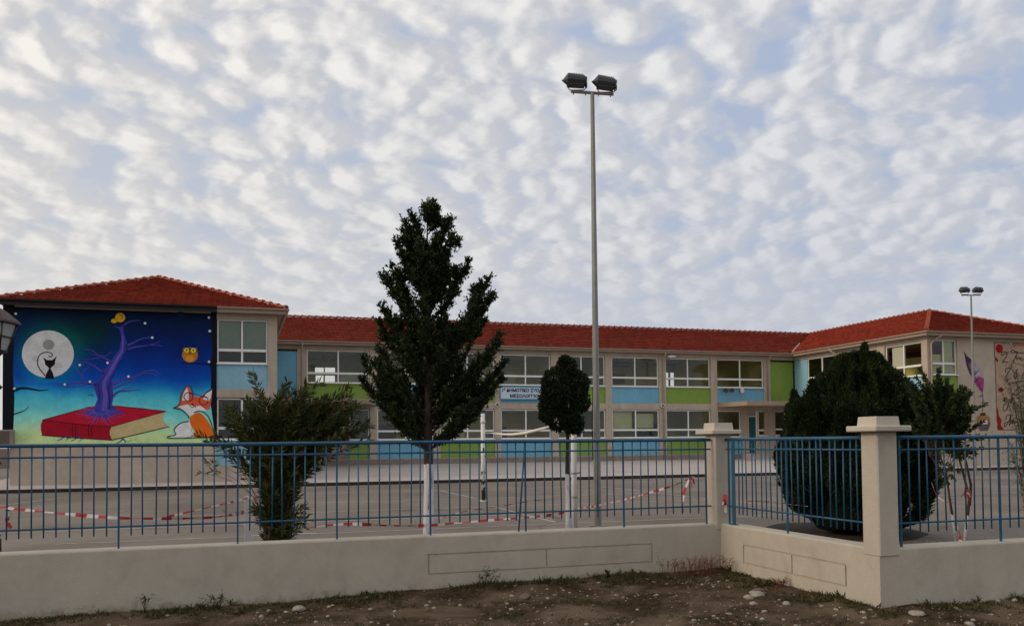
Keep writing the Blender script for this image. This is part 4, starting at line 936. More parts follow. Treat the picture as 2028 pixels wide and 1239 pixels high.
mb = MB(); mb.bbox(25.85, 26.3, 48.45, 48.75, 7.08, 7.2, .03); mb.build('lamp_housing', WPAINT, e_); mb = MB(); mb.tube([(26.05, 48.7, 7.12), (26.05, 49.02, 7.05)], .025, 6); mb.build('bracket', GALV, e_)
e_ = empty('air_conditioner', (-8.5, 37.7, 1.95), 'beige outdoor air conditioner unit with grille at the left foot of the mural', 'air conditioner')
mb = MB(); mb.bbox(-9.15, -8.06, 37.5, 37.9, 1.9, 2.54, .02); mb.build('casing', mat('ac_beige', (.30, .24, .19), .6, .08, 3), e_)
mb = MB()
for i in range(14): mb.box(-9.08, -8.16, 37.475, 37.499, 1.95+i*.04, 1.965+i*.04)
mb.build('grille', mat('ac_grille', (.14, .105, .09), .6, .08, 3), e_)
mb = MB(); mb.box(-8.9, -8.86, 37.9, 38.02, 1.86, 2.3); mb.box(-8.2, -8.16, 37.9, 38.02, 1.86, 2.3); mb.build('bracket', GALV, e_)

# ------------------------------------------------------------------ floodlight masts
RT = Vector((math.cos(YAW), -math.sin(YAW), 0)); FWD = Vector((math.sin(YAW), math.cos(YAW), 0))
def flood_head(root, c, ax, tilt, flip=1, s=1.0):
    """drum shaped floodlight: octagonal body along ax with a conical end and a flared hood"""
    ax = ax.normalized(); sd_ = ax.cross(Vector((0, 0, 1))).normalized(); u_ = Vector((0, 0, 1))
    c_, s_ = math.cos(tilt), math.sin(tilt); a2 = ax*c_+u_*s_; u2 = u_*c_-ax*s_
    def ring(t, ry, rz, dz=0): return [c+a2*t*s+sd_*math.cos(2*math.pi*(k+.5)/12)*ry*s+u2*(math.sin(2*math.pi*(k+.5)/12)*rz+dz)*s for k in range(12)]
    st_ = [(-.30, .008, .008, -.03), (-.27, .03, .03, -.03), (-.19, .125, .115, .0), (-.185, .13, .125, 0), (.13, .125, .115, -.01), (.17, .11, .10, -.02), (.185, .14, .11, -.04), (.20, .14, .11, -.045)]
    mb = MB(); vs = []; 
    for t in st_: vs += ring(*t)
    fs = [list(range(11, -1, -1)), [len(vs)-12+k for k in range(12)]]
    for i in range(len(st_)-1):
        for k in range(12): fs.append((i*12+k, i*12+(k+1)%12, i*12+12+(k+1)%12, i*12+12+k))
    mb.add(vs, fs, 0, False)
    for k in range(9):      # cooling fins
        t = -.15+k*.033; q = c+a2*t*s; mb.tube([q+u2*.10*s-sd_*.07*s, q+u2*.137*s, q+u2*.10*s+sd_*.07*s], .006*s, 4)
    h = mb.build('lamp_head', LAMPG, root); BASE[h.name] = BASE[root.name]
    gl = MB(); q = c-u2*.10*s
    gl.add([q-a2*.17*s-sd_*.1*s, q+a2*.16*s-sd_*.1*s, q+a2*.16*s+sd_*.1*s, q-a2*.17*s+sd_*.1*s, q-a2*.17*s-sd_*.1*s-u2*.03*s, q+a2*.16*s-sd_*.1*s-u2*.03*s, q+a2*.16*s+sd_*.1*s-u2*.03*s, q-a2*.17*s+sd_*.1*s-u2*.03*s], [(0,1,2,3),(4,7,6,5),(0,4,5,1),(1,5,6,2),(2,6,7,3),(3,7,4,0)])
    gl.build('lens', BLACK, h)
def mast(base, top, heads, arm_ax, label, arm_l, arm_tilt):
    root = empty('floodlight_mast', base, label, 'floodlight mast', 'floodlight masts of the school yard')
    b = Vector(base); t = Vector(top); mb = MB()
    k = 8; mb.tube([b.lerp(t, i/k) for i in range(k+1)], [.078-.038*i/k for i in range(k+1)], 8, smooth=False); mb.build('pole', GALV, root)
    mb = MB(); mb.tube([b+Vector((0, 0, .01)), b+Vector((0, 0, .03))], .17, 12, smooth=False); mb.build('base_plate', GALV, root)
    ax = (arm_ax*math.cos(arm_tilt)+Vector((0, 0, math.sin(arm_tilt)))).normalized()
    mb = MB(); mb.tube([t-ax*arm_l/2, t+ax*arm_l/2], .032, 4, smooth=False)
    for q in (-.44, -.16, .14, .42): mb.tube([t+ax*arm_l*q-Vector((0, 0, .06)), t+ax*arm_l*q+Vector((0, 0, .03))], .012, 6)
    mb.build('crossarm', mat('arm_brown', (.16, .13, .12), .6, .1, 3), root)
    for dx, dz, tilt, hs in heads:
        c = t+ax*dx+Vector((0, 0, dz)); flood_head(root, c, arm_ax*hs, tilt)
        bk = MB(); bb_ = t+ax*dx
        bk.tube([c-arm_ax*.19+Vector((0, 0, -.06)), c-arm_ax*.20+Vector((0, 0, -.13)), bb_-arm_ax*.14+Vector((0, 0, .035)), bb_+arm_ax*.14+Vector((0, 0, .035)), c+arm_ax*.20+Vector((0, 0, -.15)), c+arm_ax*.20+Vector((0, 0, -.06))], .011, 6)
        bk.build('bracket', BLACK, root)
mast((6.995, 16.24, YZ), (6.862, 15.925, 8.865), [(-.31, .245, R(-4), 1), (.29, .235, R(-9), 1)], RT, 'tall grey floodlight mast with two black lamps rising behind the blue railing', .86, R(-4.5))
mb = MB(); cm_ = bpy.data.objects['floodlight_mast']; mb.tube([(6.80, 15.95, 2.95), (6.815, 16.0, 2.6), (6.80, 16.02, 2.2), (6.83, 16.06, 1.9), (6.84, 16.08, 1.50)], .011, 6); mb.build('cable', BLACK, cm_)
mast((33.40, 32.56, YZ), (33.101, 32.222, 8.60), [(-.30, .26, R(4), 1), (.32, .25, R(6), -1)], RT, 'farther floodlight mast standing before the parchment mural wing', .9, R(0))

# ------------------------------------------------------------------ volleyball posts and net
e_ = empty('volleyball_post', (6.985, 24.61, YZ), 'thin white volleyball post with flaked black paint near its foot', 'volleyball post', 'volleyball posts')
mb = MB(); mb.tube([(6.985, 24.61, YZ), (6.97, 24.58, 1.4), (6.955, 24.53, 2.72)], .062, 12, 0)
def flaky():
    mt, t, b, o = new_mat('flaky_white'); co = t.nodes.new('ShaderNodeTexCoord').outputs['Object']; s = t.nodes.new('ShaderNodeSeparateXYZ'); t.links.new(co, s.inputs[0])
    n = noise_n(co, 5, 4, .7, .5, t); f = MATH('ADD', n.outputs[0], MATH('MULTIPLY', s.outputs[2], .10, tree=t), tree=t)
    col = MIX(RAMP(f, [(.55, 0.0), (.60, 1.0)], t), (.03, .025, .02), (.68, .68, .67), t); t.links.new(col, b.inputs['Base Color']); b.inputs['Roughness'].default_value = .6; return mt
mb.build('pole', flaky(), e_)
mb = MB(); mb.tube([(6.956, 24.535, 2.45), (6.955, 24.53, 2.5)], .08, 10); mb.tube([(6.985, 24.61, YZ), (6.985, 24.61, YZ+.03)], .12, 12); mb.build('collar', WPAINT, e_)
e_ = empty('volleyball_post', (6.47, 16.19, YZ), 'thicker white volleyball post standing right behind the small round tree', 'volleyball post', 'volleyball posts')
mb = MB(); mb.tube([(6.47, 16.19, YZ), (6.455, 16.14, 1.4), (6.44, 16.08, 2.72)], .056, 12, 0); mb.build('pole', WPAINT, e_)
mb = MB()
for z in (.75, 1.22, 2.2): mb.tube([(6.46, 16.15, z), (6.46, 16.15, z+.035)], .066, 12)
mb.tube([(6.46, 16.12, 1.25), (6.52, 16.0, 1.25)], .018, 6); mb.build('collar', GALV, e_)
npts = [(7.054, 23.998, 2.139), (7.005, 22.754, 2.088), (6.963, 21.718, 2.069), (6.864, 20.383, 2.091), (6.728, 19.059, 2.144), (6.591, 17.84, 2.201)]
mb = MB(); mb.tube([(6.96, 24.5, 2.15)]+[npts[0]], .008, 5); mb.tube([npts[-1], (6.45, 16.2, 2.3)], .008, 5)
mb.tube(npts, [.014, .028, .034, .036, .034, .022], 10); rn = tag(mb.build('volleyball_net', ROPE), 'rolled up cream volleyball net sagging between the two white posts', 'net')
# white frame behind the oleander
e_ = empty('goal_frame', (.222, 14.71, YZ), 'white flaked goal post with foot bar left of the oleander base', 'goal')
mb = MB(); mb.box(.17, .27, 14.66, 14.76, YZ, 1.03); mb.build('goal_post', WPAINT, e_)
mb = MB(); mb.box(.271, 1.3, 14.66, 14.74, YZ+.20, YZ+.25); mb.build('foot_bar', WPAINT, e_)

# ------------------------------------------------------------------ barrier tape
def tape(pts, wd, label, seed, knot=None):
    rr = random.Random(seed); P_ = [Vector(p) for p in pts]; Q = []
    for i in range(len(P_)-1):
        a = P_[max(i-1, 0)]; b, c = P_[i], P_[i+1]; d = P_[min(i+2, len(P_)-1)]
        k = max(3, int((c-b).length/.035))
        for j in range(k):
            t = j/k; Q.append(.5*((2*b)+(c-a)*t+(2*a-5*b+4*c-d)*t*t+(3*b-a-3*c+d)*t**3))
    Q.append(P_[-1]); mb = MB(); ph = rr.uniform(0, 6); L = 0; ring = []
    for i, p in enumerate(Q):
        d = (Q[min(i+1, len(Q)-1)]-Q[max(i-1, 0)]).normalized(); s_ = d.cross(Vector((0, 0, 1)))
        s_ = s_.normalized() if s_.length > .05 else Vector((1, 0, 0)); u_ = s_.cross(d)
        L += (Q[i]-Q[i-1]).length if i else 0; ph += rr.uniform(-.12, .22)
        th = math.pi/2+math.sin(ph)*.9+.3*math.sin(L*9); ww = wd*(.75+.25*math.sin(L*5+seed))
        n = (s_*math.cos(th)+u_*math.sin(th))*ww/2
        ring.append((p-n, p+n, L))
    for (a, b, l0), (c, d, l1) in zip(ring, ring[1:]):
        mb.add([a, b, d, c], [(0, 1, 2, 3)], 0 if int((l0+seed*.1)/.14)%2 else 1, True)
    if knot is not None:
        kp = Vector(knot)
        for j in range(7):
            a = kp+Vector((rr.uniform(-.03, .03), rr.uniform(-.03, .03), rr.uniform(-.05, .05))); b = a+Vector((rr.uniform(-.05, .05), rr.uniform(-.03, .03), rr.uniform(-.12, .05))); n = Vector((rr.uniform(-1, 1), rr.uniform(-1, 1), 0)).normalized()*.02
            mb.add([a-n, a+n, b+n*.6, b-n*.6], [(0, 1, 2, 3)], j%2)
    return tag(mb.build('barrier_tape', [TRED, TWHITE], recalc=False), label, 'tape', 'red and white barrier tapes')
tape([(-3.203, 13.664, 1.052), (-3.07, 13.623, 1.03), (-2.738, 13.518, 0.992), (-2.274, 13.371, 0.939), (-1.535, 13.348, 0.852), (-0.778, 13.422, 0.812), (-0.23, 13.562, 0.804), (0.2, 14.62, 0.79)], .062, 'broad red and white tape sagging across the yard at far left', 1)
tape([(-0.916, 13.466, 0.835), (-0.443, 13.626, 0.925), (-0.09, 13.9, 0.982), (0.2, 14.62, 1.0), (.6, 14.0, 1.06)], .035, 'thin red and white tape rising towards the oleander', 2)
tape([(0.917, 13.6, 0.572), (1.588, 13.406, 0.645), (2.296, 13.497, 0.588), (3.0, 14.0, 0.519), (3.46, 14.1, 0.527), (4.34, 13.998, 0.576), (4.686, 14.098, 0.573), (5.379, 14.45, 0.58), (5.65, 14.5, .62)], .055, 'red and white tape hanging low past the whitewashed conifer trunk', 3)
tape([(3.2, 14.4, .56), (3.836, 15.0, 0.632), (4.667, 15.044, 0.726), (4.971, 14.945, 0.778), (5.5, 14.667, 0.861), (5.68, 14.5, 0.91)], .022, 'narrow twisted red and white tape tied to the small round tree', 4)
tape([(5.72, 14.5, .58), (6.164, 15.3, 0.60), (6.151, 14.359, 0.716), (6.097, 12.791, 0.95), (6.237, 11.687, 1.182), (6.289, 11.246, 1.303), (6.42, 11.12, 1.313)], .035, 'red and white tape rising to the inner corner pillar', 5, (6.30, 11.2, 1.30))
tape([(6.289, 11.246, 1.303), (6.22, 11.26, 1.143), (6.19, 11.27, 0.997), (6.192, 11.27, 0.821)], .045, 'loose end of red and white tape hanging left of the inner corner pillar', 6)
tape([(6.60, 10.80, 1.10), (6.595, 10.79, 1.03), (6.585, 10.78, 0.948), (6.60, 10.79, 0.84)], .06, 'knot of red and white tape hanging on the right face of the inner corner pillar', 7, (6.60, 10.79, 1.0))
tape([(-3.0, 13.606, 1.037), (-2.937, 13.583, 0.952), (-2.98, 13.604, 0.848), (-2.924, 13.586, 0.74)], .075, 'loose folded end of red and white tape hanging at far left', 8)
tape([(10.398, 10.985, 1.168), (10.474, 10.969, 0.97), (10.509, 10.855, 0.889), (10.58, 10.728, 0.871), (10.80, 10.743, 1.011)], .02, 'thin red tape looped between the round conifer and the loose shrub', 9)
tape([(10.80, 10.70, 1.118), (10.713, 10.683, 0.94), (10.685, 10.594, 0.753)], .04, 'red tape knotted round the stem of the loose shrub', 10, (10.77, 10.68, 1.02))
tape([(7.244, 11.374, 0.946), (7.954, 11.778, 0.892), (9.122, 12.355, 0.747)], .018, 'thin red tape seen through the short railing', 11)
tape([(10.558, 10.66, 0.514), (10.60, 10.66, 0.38), (10.603, 10.66, 0.28)], .05, 'scrap of red tape low on the whitewashed foot of the shrub', 12)

# ------------------------------------------------------------------ street lantern at the left edge
LB = Vector((-2.985, 12.985, YZ))
e_ = empty('street_lantern', LB, 'black cast iron street lantern with pale glass at the left edge', 'street lantern')
mb = MB(); mb.tube([LB, LB+Vector((0, 0, .5)), LB+Vector((0, 0, .55)), LB+Vector((0, 0, 2.96))], [.09, .08, .045, .038], 10)
for z in (.55, 1.5, 2.5): mb.tube([LB+Vector((0, 0, z-.03)), LB+Vector((0, 0, z)), LB+Vector((0, 0, z+.03))], [.05, .075, .05], 10)
mb.build('pole', BLACK, e_)
zb, zt = 3.13, 3.50; rb, rtp = .092, .168
def sq(r_, z): return [LB+RT*a*r_+FWD*b*r_+Vector((0, 0, z-YZ)) for a, b in ((-1, -1), (1, -1), (1, 1), (-1, 1))]
mb = MB()
for i in range(4): mb.tube([sq(rb, zb)[i], sq(rtp, zt)[i]], .012, 6)
for r_, z in ((rb, zb), (rtp, zt), ((rb+rtp)/2, (zb+zt)/2)):
    q = sq(r_, z)
    for i in range(4): mb.tube([q[i], q[(i+1)%4]], .010, 6)
mb.add(sq(rb, zb-.02)+sq(rb, zb), [(0,3,2,1),(4,5,6,7),(0,1,5,4),(1,2,6,5),(2,3,7,6),(3,0,4,7)])
mb.tube([LB+Vector((0, 0, 2.91)), LB+Vector((0, 0, 2.97))], [.04, .10], 10); mb.build('lantern_frame', BLACK, e_)
mb = MB(); mb.add(sq(rb-.01, zb+.01)+sq(rtp-.012, zt-.01), [(0,1,5,4),(1,2,6,5),(2,3,7,6),(3,0,4,7)]); mb.build('lantern_glass', mat('opal_glass', (.36, .38, .38), .25, .05, 3, spec=.5), e_)
mb = MB(); mb.add(sq(rtp+.04, zt)+sq(rtp+.03, zt+.03)+sq(.08, zt+.16)+sq(.03, zt+.2), [(0,3,2,1)]+[(4*k+i, 4*k+(i+1)%4, 4*k+4+(i+1)%4, 4*k+4+i) for k in range(3) for i in range(4)]+[(12,13,14,15)])
mb.tube([LB+Vector((0, 0, zt+.2-YZ)), LB+Vector((0, 0, zt+.28-YZ))], [.03, .005], 8); mb.build('lantern_roof', mat('lantern_roof_m', (.05, .022, .02), .5, .1, 3), e_)

# ------------------------------------------------------------------ trees and shrubs
def limb_path(p0, p1, bow, n=7, jit=.02):
    p0, p1 = Vector(p0), Vector(p1); out = []
    for i in range(n+1):
        t = i/n; q = p0.lerp(p1, t)+Vector((0, 0, -bow*math.sin(math.pi*t)))
        if 0 < i < n: q += Vector((random.uniform(-jit, jit), random.uniform(-jit, jit), random.uniform(-jit, jit)))
        out.append(q)
    return out
# big conifer: limbs swept up, each tip placed to give the ragged silhouette
TB = Vector((3.10, 14.30, YZ)); CS = 14.5/1721.9
con = empty('conifer_tree', TB, 'tall dark conifer with upswept ragged branches and a whitewashed trunk foot', 'tree')
def tz(y): return 1.85+(877-y)*CS
tips_r = [(858, 399), (893, 432), (898, 466), (886, 500), (931, 514), (889, 527), (973, 548), (980, 588), (955, 605), (930, 630), (992, 668), (999, 712), (996, 749), (967, 779), (940, 798), (915, 760), (975, 700), (960, 640), (905, 560), (872, 470)]
tips_l = [(820, 424), (806, 436), (800, 453), (787, 470), (800, 500), (776, 525), (758, 542), (790, 560), (754, 602), (770, 630), (747, 630), (713, 705), (735, 712), (757, 693), (722, 752), (753, 783), (778, 802), (795, 790), (812, 650), (770, 745)]
tr = MB(); trunk_pts = [TB+Vector((0, 0, z))+RT*dx for z, dx in ((-.1, 0), (.3, .0), (1.0, .01), (1.8, -.005), (2.8, .02), (3.8, .01), (4.8, .0), (5.55, .01))]
tr.tube(trunk_pts, [.105, .092, .082, .075, .06, .042, .022, .006], 12)
def trunk_at(z):
    for a, b in zip(trunk_pts, trunk_pts[1:]):
        if a.z <= z <= b.z: return a.lerp(b, (z-a.z)/(b.z-a.z))
    return trunk_pts[-1]
limbs = []
for (px, py) in tips_r+tips_l:
    dx = (px-848)*CS; z1 = tz(py); dep = random.uniform(-.35, .35)*abs(dx); rise = (.45+.62*abs(dx)); z0 = max(1.72+random.uniform(0, .15), z1-rise-random.uniform(0, .2))
    if py < 440: z0 = z1-.30-.9*abs(dx)
    limbs.append((trunk_at(z0), TB+RT*dx+FWD*dep+Vector((0, 0, z1-YZ)), abs(dx)))
for k in range(50):
    z1 = random.uniform(2.25, 5.0); t = (z1-2.2)/3.6; rmax = (1.12*(1-t)**.9+.10)*random.uniform(.35, .68); a = random.uniform(0, 2*math.pi); 
    z0 = max(1.75, z1-.35-.6*rmax); limbs.append((trunk_at(z0), TB+RT*math.cos(a)*rmax+FWD*math.sin(a)*rmax+Vector((0, 0, z1-YZ)), rmax))
for k in range(26):      # short sprays clothing the leader
    z1 = random.uniform(4.7, 5.85); rmax = (.07+.26*(5.95-z1))*random.uniform(.6, 1); a_ = random.uniform(0, 6.28)
    limbs.append((trunk_at(z1-.16-.5*rmax), TB+RT*(math.cos(a_)*rmax+.06*(z1-4.6))+FWD*math.sin(a_)*rmax+Vector((0, 0, z1-YZ)), rmax))
for a, b, rr in limbs[:40]:
    if rr < .3: continue
    L_ = (b-a).length; d_ = (b-a).normalized()
    for q in range(2):
        t = random.uniform(.45, .8); p = a.lerp(b, t); sd_ = Vector((random.gauss(0, 1), random.gauss(0, 1), random.gauss(.3, .5))).normalized()
        limbs.append((p, p+(d_*.9+sd_*.55).normalized()*L_*random.uniform(.13, .26), rr*.4))
LP, LD, LT = [], [], []
for a, b, rr in limbs:
    n = 8; path = limb_path(a, b, .16*rr, n); tr.tube(path, [max(.004, .026*(1-i/(n+.5))*min(1, .5+rr)) for i in range(n+1)], 5, cap=False)
    L = (b-a).length; ns = int(24+62*L)
    for s in range(ns):
        t = .18+.82*(random.random()**.75); f = t*n; i = min(int(f), n-1); p = path[i].lerp(path[i+1], f-i); d = (path[i+1]-path[i]).normalized()
        side = Vector((random.gauss(0, 1), random.gauss(0, 1), random.gauss(.15, .8))).normalized()
        sd2 = (d*.75+side*.75+Vector((0, 0, .25))).normalized(); sl_ = random.uniform(.09, .22)*(1.10-.40*t); tone = random.random()*.7
        for q in range(13):
            u = q/12; LP.append(p+sd2*sl_*u); LD.append(sd2*.8+Vector((random.gauss(0, .6), random.gauss(0, .6), random.gauss(.1, .6)))); LT.append(min(1, tone*.7+.35*u*random.random()))
LP = np.array(LP); LD = np.array(LD)
V, F_ = leaves(LP, LD, RNG.uniform(.035, .075, len(LP)), .025)
np_obj('crown', V, F_, CYP, con, np.repeat(LT, 4)); tr.build('trunk', bark_mat('conifer_bark', (.045, .03, .022), 1.36), con)

def lobes_leaves(lobes, n, L, Wd, up_=.2, rng=RNG, fill=.35):
    """points on and inside a set of lobes (centre, radii)"""
    vols = np.array([l[1][0]*l[1][1]+l[1][0]*l[1][2] for l in lobes]); pr = vols/vols.sum(); idx = rng.choice(len(lobes), n, p=pr)
    C = np.array([tuple(lobes[i][0]) for i in idx]); Rr = np.array([lobes[i][1] for i in idx])
    U = unit(rng.normal(size=(n, 3))); rad = 1-fill*rng.random(n)**1.5; bump = 1+.12*np.sin(U[:, 0]*9+C[:, 2]*5)*np.sin(U[:, 2]*8+C[:, 0]*7)
    Pp = C+U*Rr*(rad*bump)[:, None]; D_ = U+rng.normal(size=(n, 3))*.7+np.array([0, 0, up_])
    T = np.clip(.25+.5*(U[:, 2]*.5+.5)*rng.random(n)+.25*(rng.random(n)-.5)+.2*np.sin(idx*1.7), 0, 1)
    return Pp, D_, T
# small round-headed tree
RB = Vector((5.70, 14.54, YZ)); CS2 = 15.5/1721.9
rt_ = empty('round_headed_tree', RB, 'small dark round headed tree with whitewashed trunk in front of the sign', 'tree')
lob = []
for px, py, r_ in ((1122, 724, 20), (1100, 752, 27), (1140, 757, 26), (1120, 785, 36), (1094, 795, 27), (1148, 793, 20), (1104, 826, 24), (1132, 832, 22), (1083, 815, 15), (1150, 768, 14), (1118, 712, 11), (1090, 770, 18), (1140, 842, 14), (1075, 822, 8)):
    c = RB+RT*(px-1123)*CS2+Vector((0, 0, 1.85+(873-py)*CS2-YZ))+FWD*random.uniform(-.12, .12); lob.append((c, (r_*CS2, r_*CS2*.95, r_*CS2)))
Pp, Dd, Tt = lobes_leaves(lob, 24000, .05, .02)
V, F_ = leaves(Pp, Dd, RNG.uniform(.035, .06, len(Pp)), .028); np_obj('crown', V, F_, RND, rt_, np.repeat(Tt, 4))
mb = MB(); mb.tube([RB-Vector((0, 0, .1)), RB+Vector((.0, 0, .5)), RB+Vector((-.01, 0, 1.2)), RB+Vector((0, 0, 1.7)), RB+Vector((-.01, 0, 2.5))], [.066, .055, .045, .035, .015], 10)
for l in lob: mb.tube([RB+Vector((0, 0, 1.75+random.random()*.4)), l[0]+Vector((0, 0, .05))], [.018, .005], 5)
mb.build('trunk', bark_mat('round_bark', (.035, .026, .022), 1.13), rt_)

# broad thuja behind the short railing
HB = Vector((10.427, 12.75, YZ)); CS3 = 15.0/1721.9
thu = empty('thuja_bush', HB, 'broad dense dark green thuja with several upright tips behind the short railing', 'bush')
def tx(px): return (px-1697)*CS3
prof = []   # upright flames: px centre, top y, bottom y, half width px
flames = [(1712, 680, 900, 44), (1678, 712, 900, 36), (1745, 704, 900, 36), (1648, 738, 920, 36), (1775, 722, 920, 34), (1798, 752, 920, 30), (1622, 768, 920, 34), (1815, 790, 930, 26), (1594, 792, 940, 32), (1572, 830, 950, 26), (1700, 745, 960, 60), (1740, 770, 960, 50), (1660, 780, 960, 50), (1556, 868, 980, 20), (1838, 850, 970, 14)]
body = [(694, 1688, 1735), (704, 1668, 1748), (727, 1655, 1766), (740, 1632, 1782), (764, 1614, 1802), (785, 1608, 1811), (800, 1580, 1818), (840, 1564, 1834), (880, 1552, 1844), (920, 1540, 1850), (955, 1542, 1850), (990, 1556, 1843), (1015, 1585, 1832), (1035, 1622, 1812), (1052, 1668, 1770)]
PT, DT, TT = [], [], []; core = MB()
for k, (cx, ty, by, hw) in enumerate(flames):
    dep = RNG.uniform(-.35, .35) if hw < 80 else 0; n = int(5200*(hw/60)*((by-ty)/280))
    t = RNG.random(n); ang = RNG.random(n)*2*math.pi; shape = np.sin(np.pi*np.clip(t*.93+.07, 0, 1)**1.0)**.55*np.clip(1.25-t*.35, 0, 1)*np.where(t > .55, ((1-t)/.45)**.62, 1)
    rad = hw*CS3*shape*(.80+.20*RNG.random(n))*(1+.10*np.sin(ang*5+k)+.08*np.sin(t*23+ang*3))
    z = (1.85+(870-(by-(by-ty)*t))*CS3)
    dscale = .85
    p = np.stack([np.array([HB.x, HB.y, 0])]*n)+np.outer(tx(cx)+rad*np.cos(ang), np.array(RT))+np.outer(dep+rad*np.sin(ang)*dscale*1.15, np.array(FWD)); p[:, 2] = z
    d = np.outer(np.cos(ang), np.array(RT))*.55+np.outer(np.sin(ang), np.array(FWD))*.55+np.array([0, 0, .9])+RNG.normal(size=(n, 3))*.28
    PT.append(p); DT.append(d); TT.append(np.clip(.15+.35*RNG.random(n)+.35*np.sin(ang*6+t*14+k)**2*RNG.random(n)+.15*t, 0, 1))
    rings = []; base = Vector((HB.x, HB.y, 0))+RT*tx(cx)+FWD*dep
    pts = [base+Vector((0, 0, 1.85+(870-(by-(by-ty)*q))*CS3)) for q in (0.02, .15, .35, .55, .75, .88)]
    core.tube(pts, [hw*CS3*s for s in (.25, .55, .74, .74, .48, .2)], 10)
n = 62000; ys = RNG.uniform(700, 1052, n); yb = [q[0] for q in body]; xl = np.interp(ys, yb, [q[1] for q in body]); xr = np.interp(ys, yb, [q[2] for q in body])
ang = RNG.random(n)*2*math.pi; nz_ = np.array([noise.noise(Vector((math.cos(a_)*2.2, math.sin(a_)*2.2, y_*.012))) for a_, y_ in zip(ang, ys)]); nz2 = np.array([noise.noise(Vector((math.cos(a_)*7, math.sin(a_)*7, y_*.035+7))) for a_, y_ in zip(ang, ys)])
rad = (xr-xl)/2*CS3*(.96+.20*nz_+.17*nz2-.12*RNG.random(n)**2)
p = np.array([HB.x, HB.y, 0])+np.outer(tx((xl+xr)/2)+rad*np.cos(ang), np.array(RT))+np.outer(rad*np.sin(ang)*.92, np.array(FWD)); p[:, 2] = 1.85+(870-ys)*CS3
d = np.outer(np.cos(ang), np.array(RT))*.6+np.outer(np.sin(ang), np.array(FWD))*.6+np.array([0, 0, .8])+RNG.normal(size=(n, 3))*.3
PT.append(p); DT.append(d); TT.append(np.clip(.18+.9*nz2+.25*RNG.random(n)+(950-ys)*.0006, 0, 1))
for k in range(64):
    yc = RNG.uniform(800, 985); a_ = RNG.uniform(0, 2*math.pi); lo_, hi_ = np.interp(yc, yb, [q[1] for q in body]), np.interp(yc, yb, [q[2] for q in body]); rr_ = (hi_-lo_)/2*CS3
    c_ = np.array([HB.x, HB.y, 0])+(tx((lo_+hi_)/2)+rr_*.88*math.cos(a_))*np.array(RT)+rr_*.84*math.sin(a_)*np.array(FWD); c_[2] = 1.85+(870-yc)*CS3
    m_ = 900; t = RNG.random(m_); an = RNG.random(m_)*2*math.pi; hh = RNG.uniform(.45, .8); w_ = RNG.uniform(.10, .17)*np.sin(np.pi*np.clip(t*.85+.12, 0, 1))*(.6+.4*RNG.random(m_))
    od = np.array(RT)*math.cos(a_)+np.array(FWD)*math.sin(a_)
    p = c_+np.outer(w_*np.cos(an), np.array(RT))+np.outer(w_*np.sin(an), np.array(FWD))+np.outer(t*hh, np.array([0, 0, 1]))+np.outer(t*.08, od)-np.array([0, 0, hh*.4])
    PT.append(p); DT.append(od*.5+np.outer(np.cos(an), np.array(RT))*.3+np.outer(np.sin(an), np.array(FWD))*.3+np.array([0, 0, .8])+RNG.normal(size=(m_, 3))*.3); TT.append(np.clip(.05+.75*t*RNG.random(m_)+RNG.uniform(-.1, .2), 0, 1))
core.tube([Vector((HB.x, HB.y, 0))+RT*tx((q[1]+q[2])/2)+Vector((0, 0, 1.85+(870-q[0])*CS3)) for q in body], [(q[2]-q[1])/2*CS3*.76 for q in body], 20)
PT, DT, TT = map(np.concatenate, (PT, DT, TT))
V, F_ = leaves(PT, DT, RNG.uniform(.05, .10, len(PT)), .022)
v2 = np.array([tuple(p) for p in core.v]); f2 = [f for f in core.f if len(f) == 4]; 
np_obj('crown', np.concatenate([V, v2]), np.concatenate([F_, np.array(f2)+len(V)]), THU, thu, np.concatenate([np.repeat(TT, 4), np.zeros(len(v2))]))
mb = MB()
for k in range(5):
    a = k*1.26; mb.tube([HB+Vector((.10*math.cos(a), .10*math.sin(a), -.1)), HB+Vector((.2*math.cos(a), .2*math.sin(a), .35)), HB+Vector((.35*math.cos(a), .35*math.sin(a), 1.1))], [.05, .04, .02], 7)
mb.build('trunk', bark_mat('thuja_bark', (.05, .035, .025), 0, False), thu)
mb = MB(); n = 40; ring = []; soilm = mat('soil', (.030, .022, .016), .95, .3, 3, .8, 25)
vs = [(10.85, 13.6, YZ+.10)]+[(10.85+(1.35+.15*math.sin(5*t))*math.cos(t), 13.6+(1.55+.2*math.sin(3*t+1))*math.sin(t), YZ+.003) for t in np.linspace(0, 2*math.pi, n, endpoint=False)]
vm = [(10.85+(x-10.85)*.85, 13.6+(y-13.6)*.85, YZ+.06) for x, y, z in vs[1:]]
mb.add(vs+vm, [(1+i, 1+(i+1)%n, n+1+(i+1)%n, n+1+i) for i in range(n)]+[(0, n+1+i, n+1+(i+1)%n) for i in range(n)], 0, True)
tag(mb.build('soil', soilm), kind='structure')

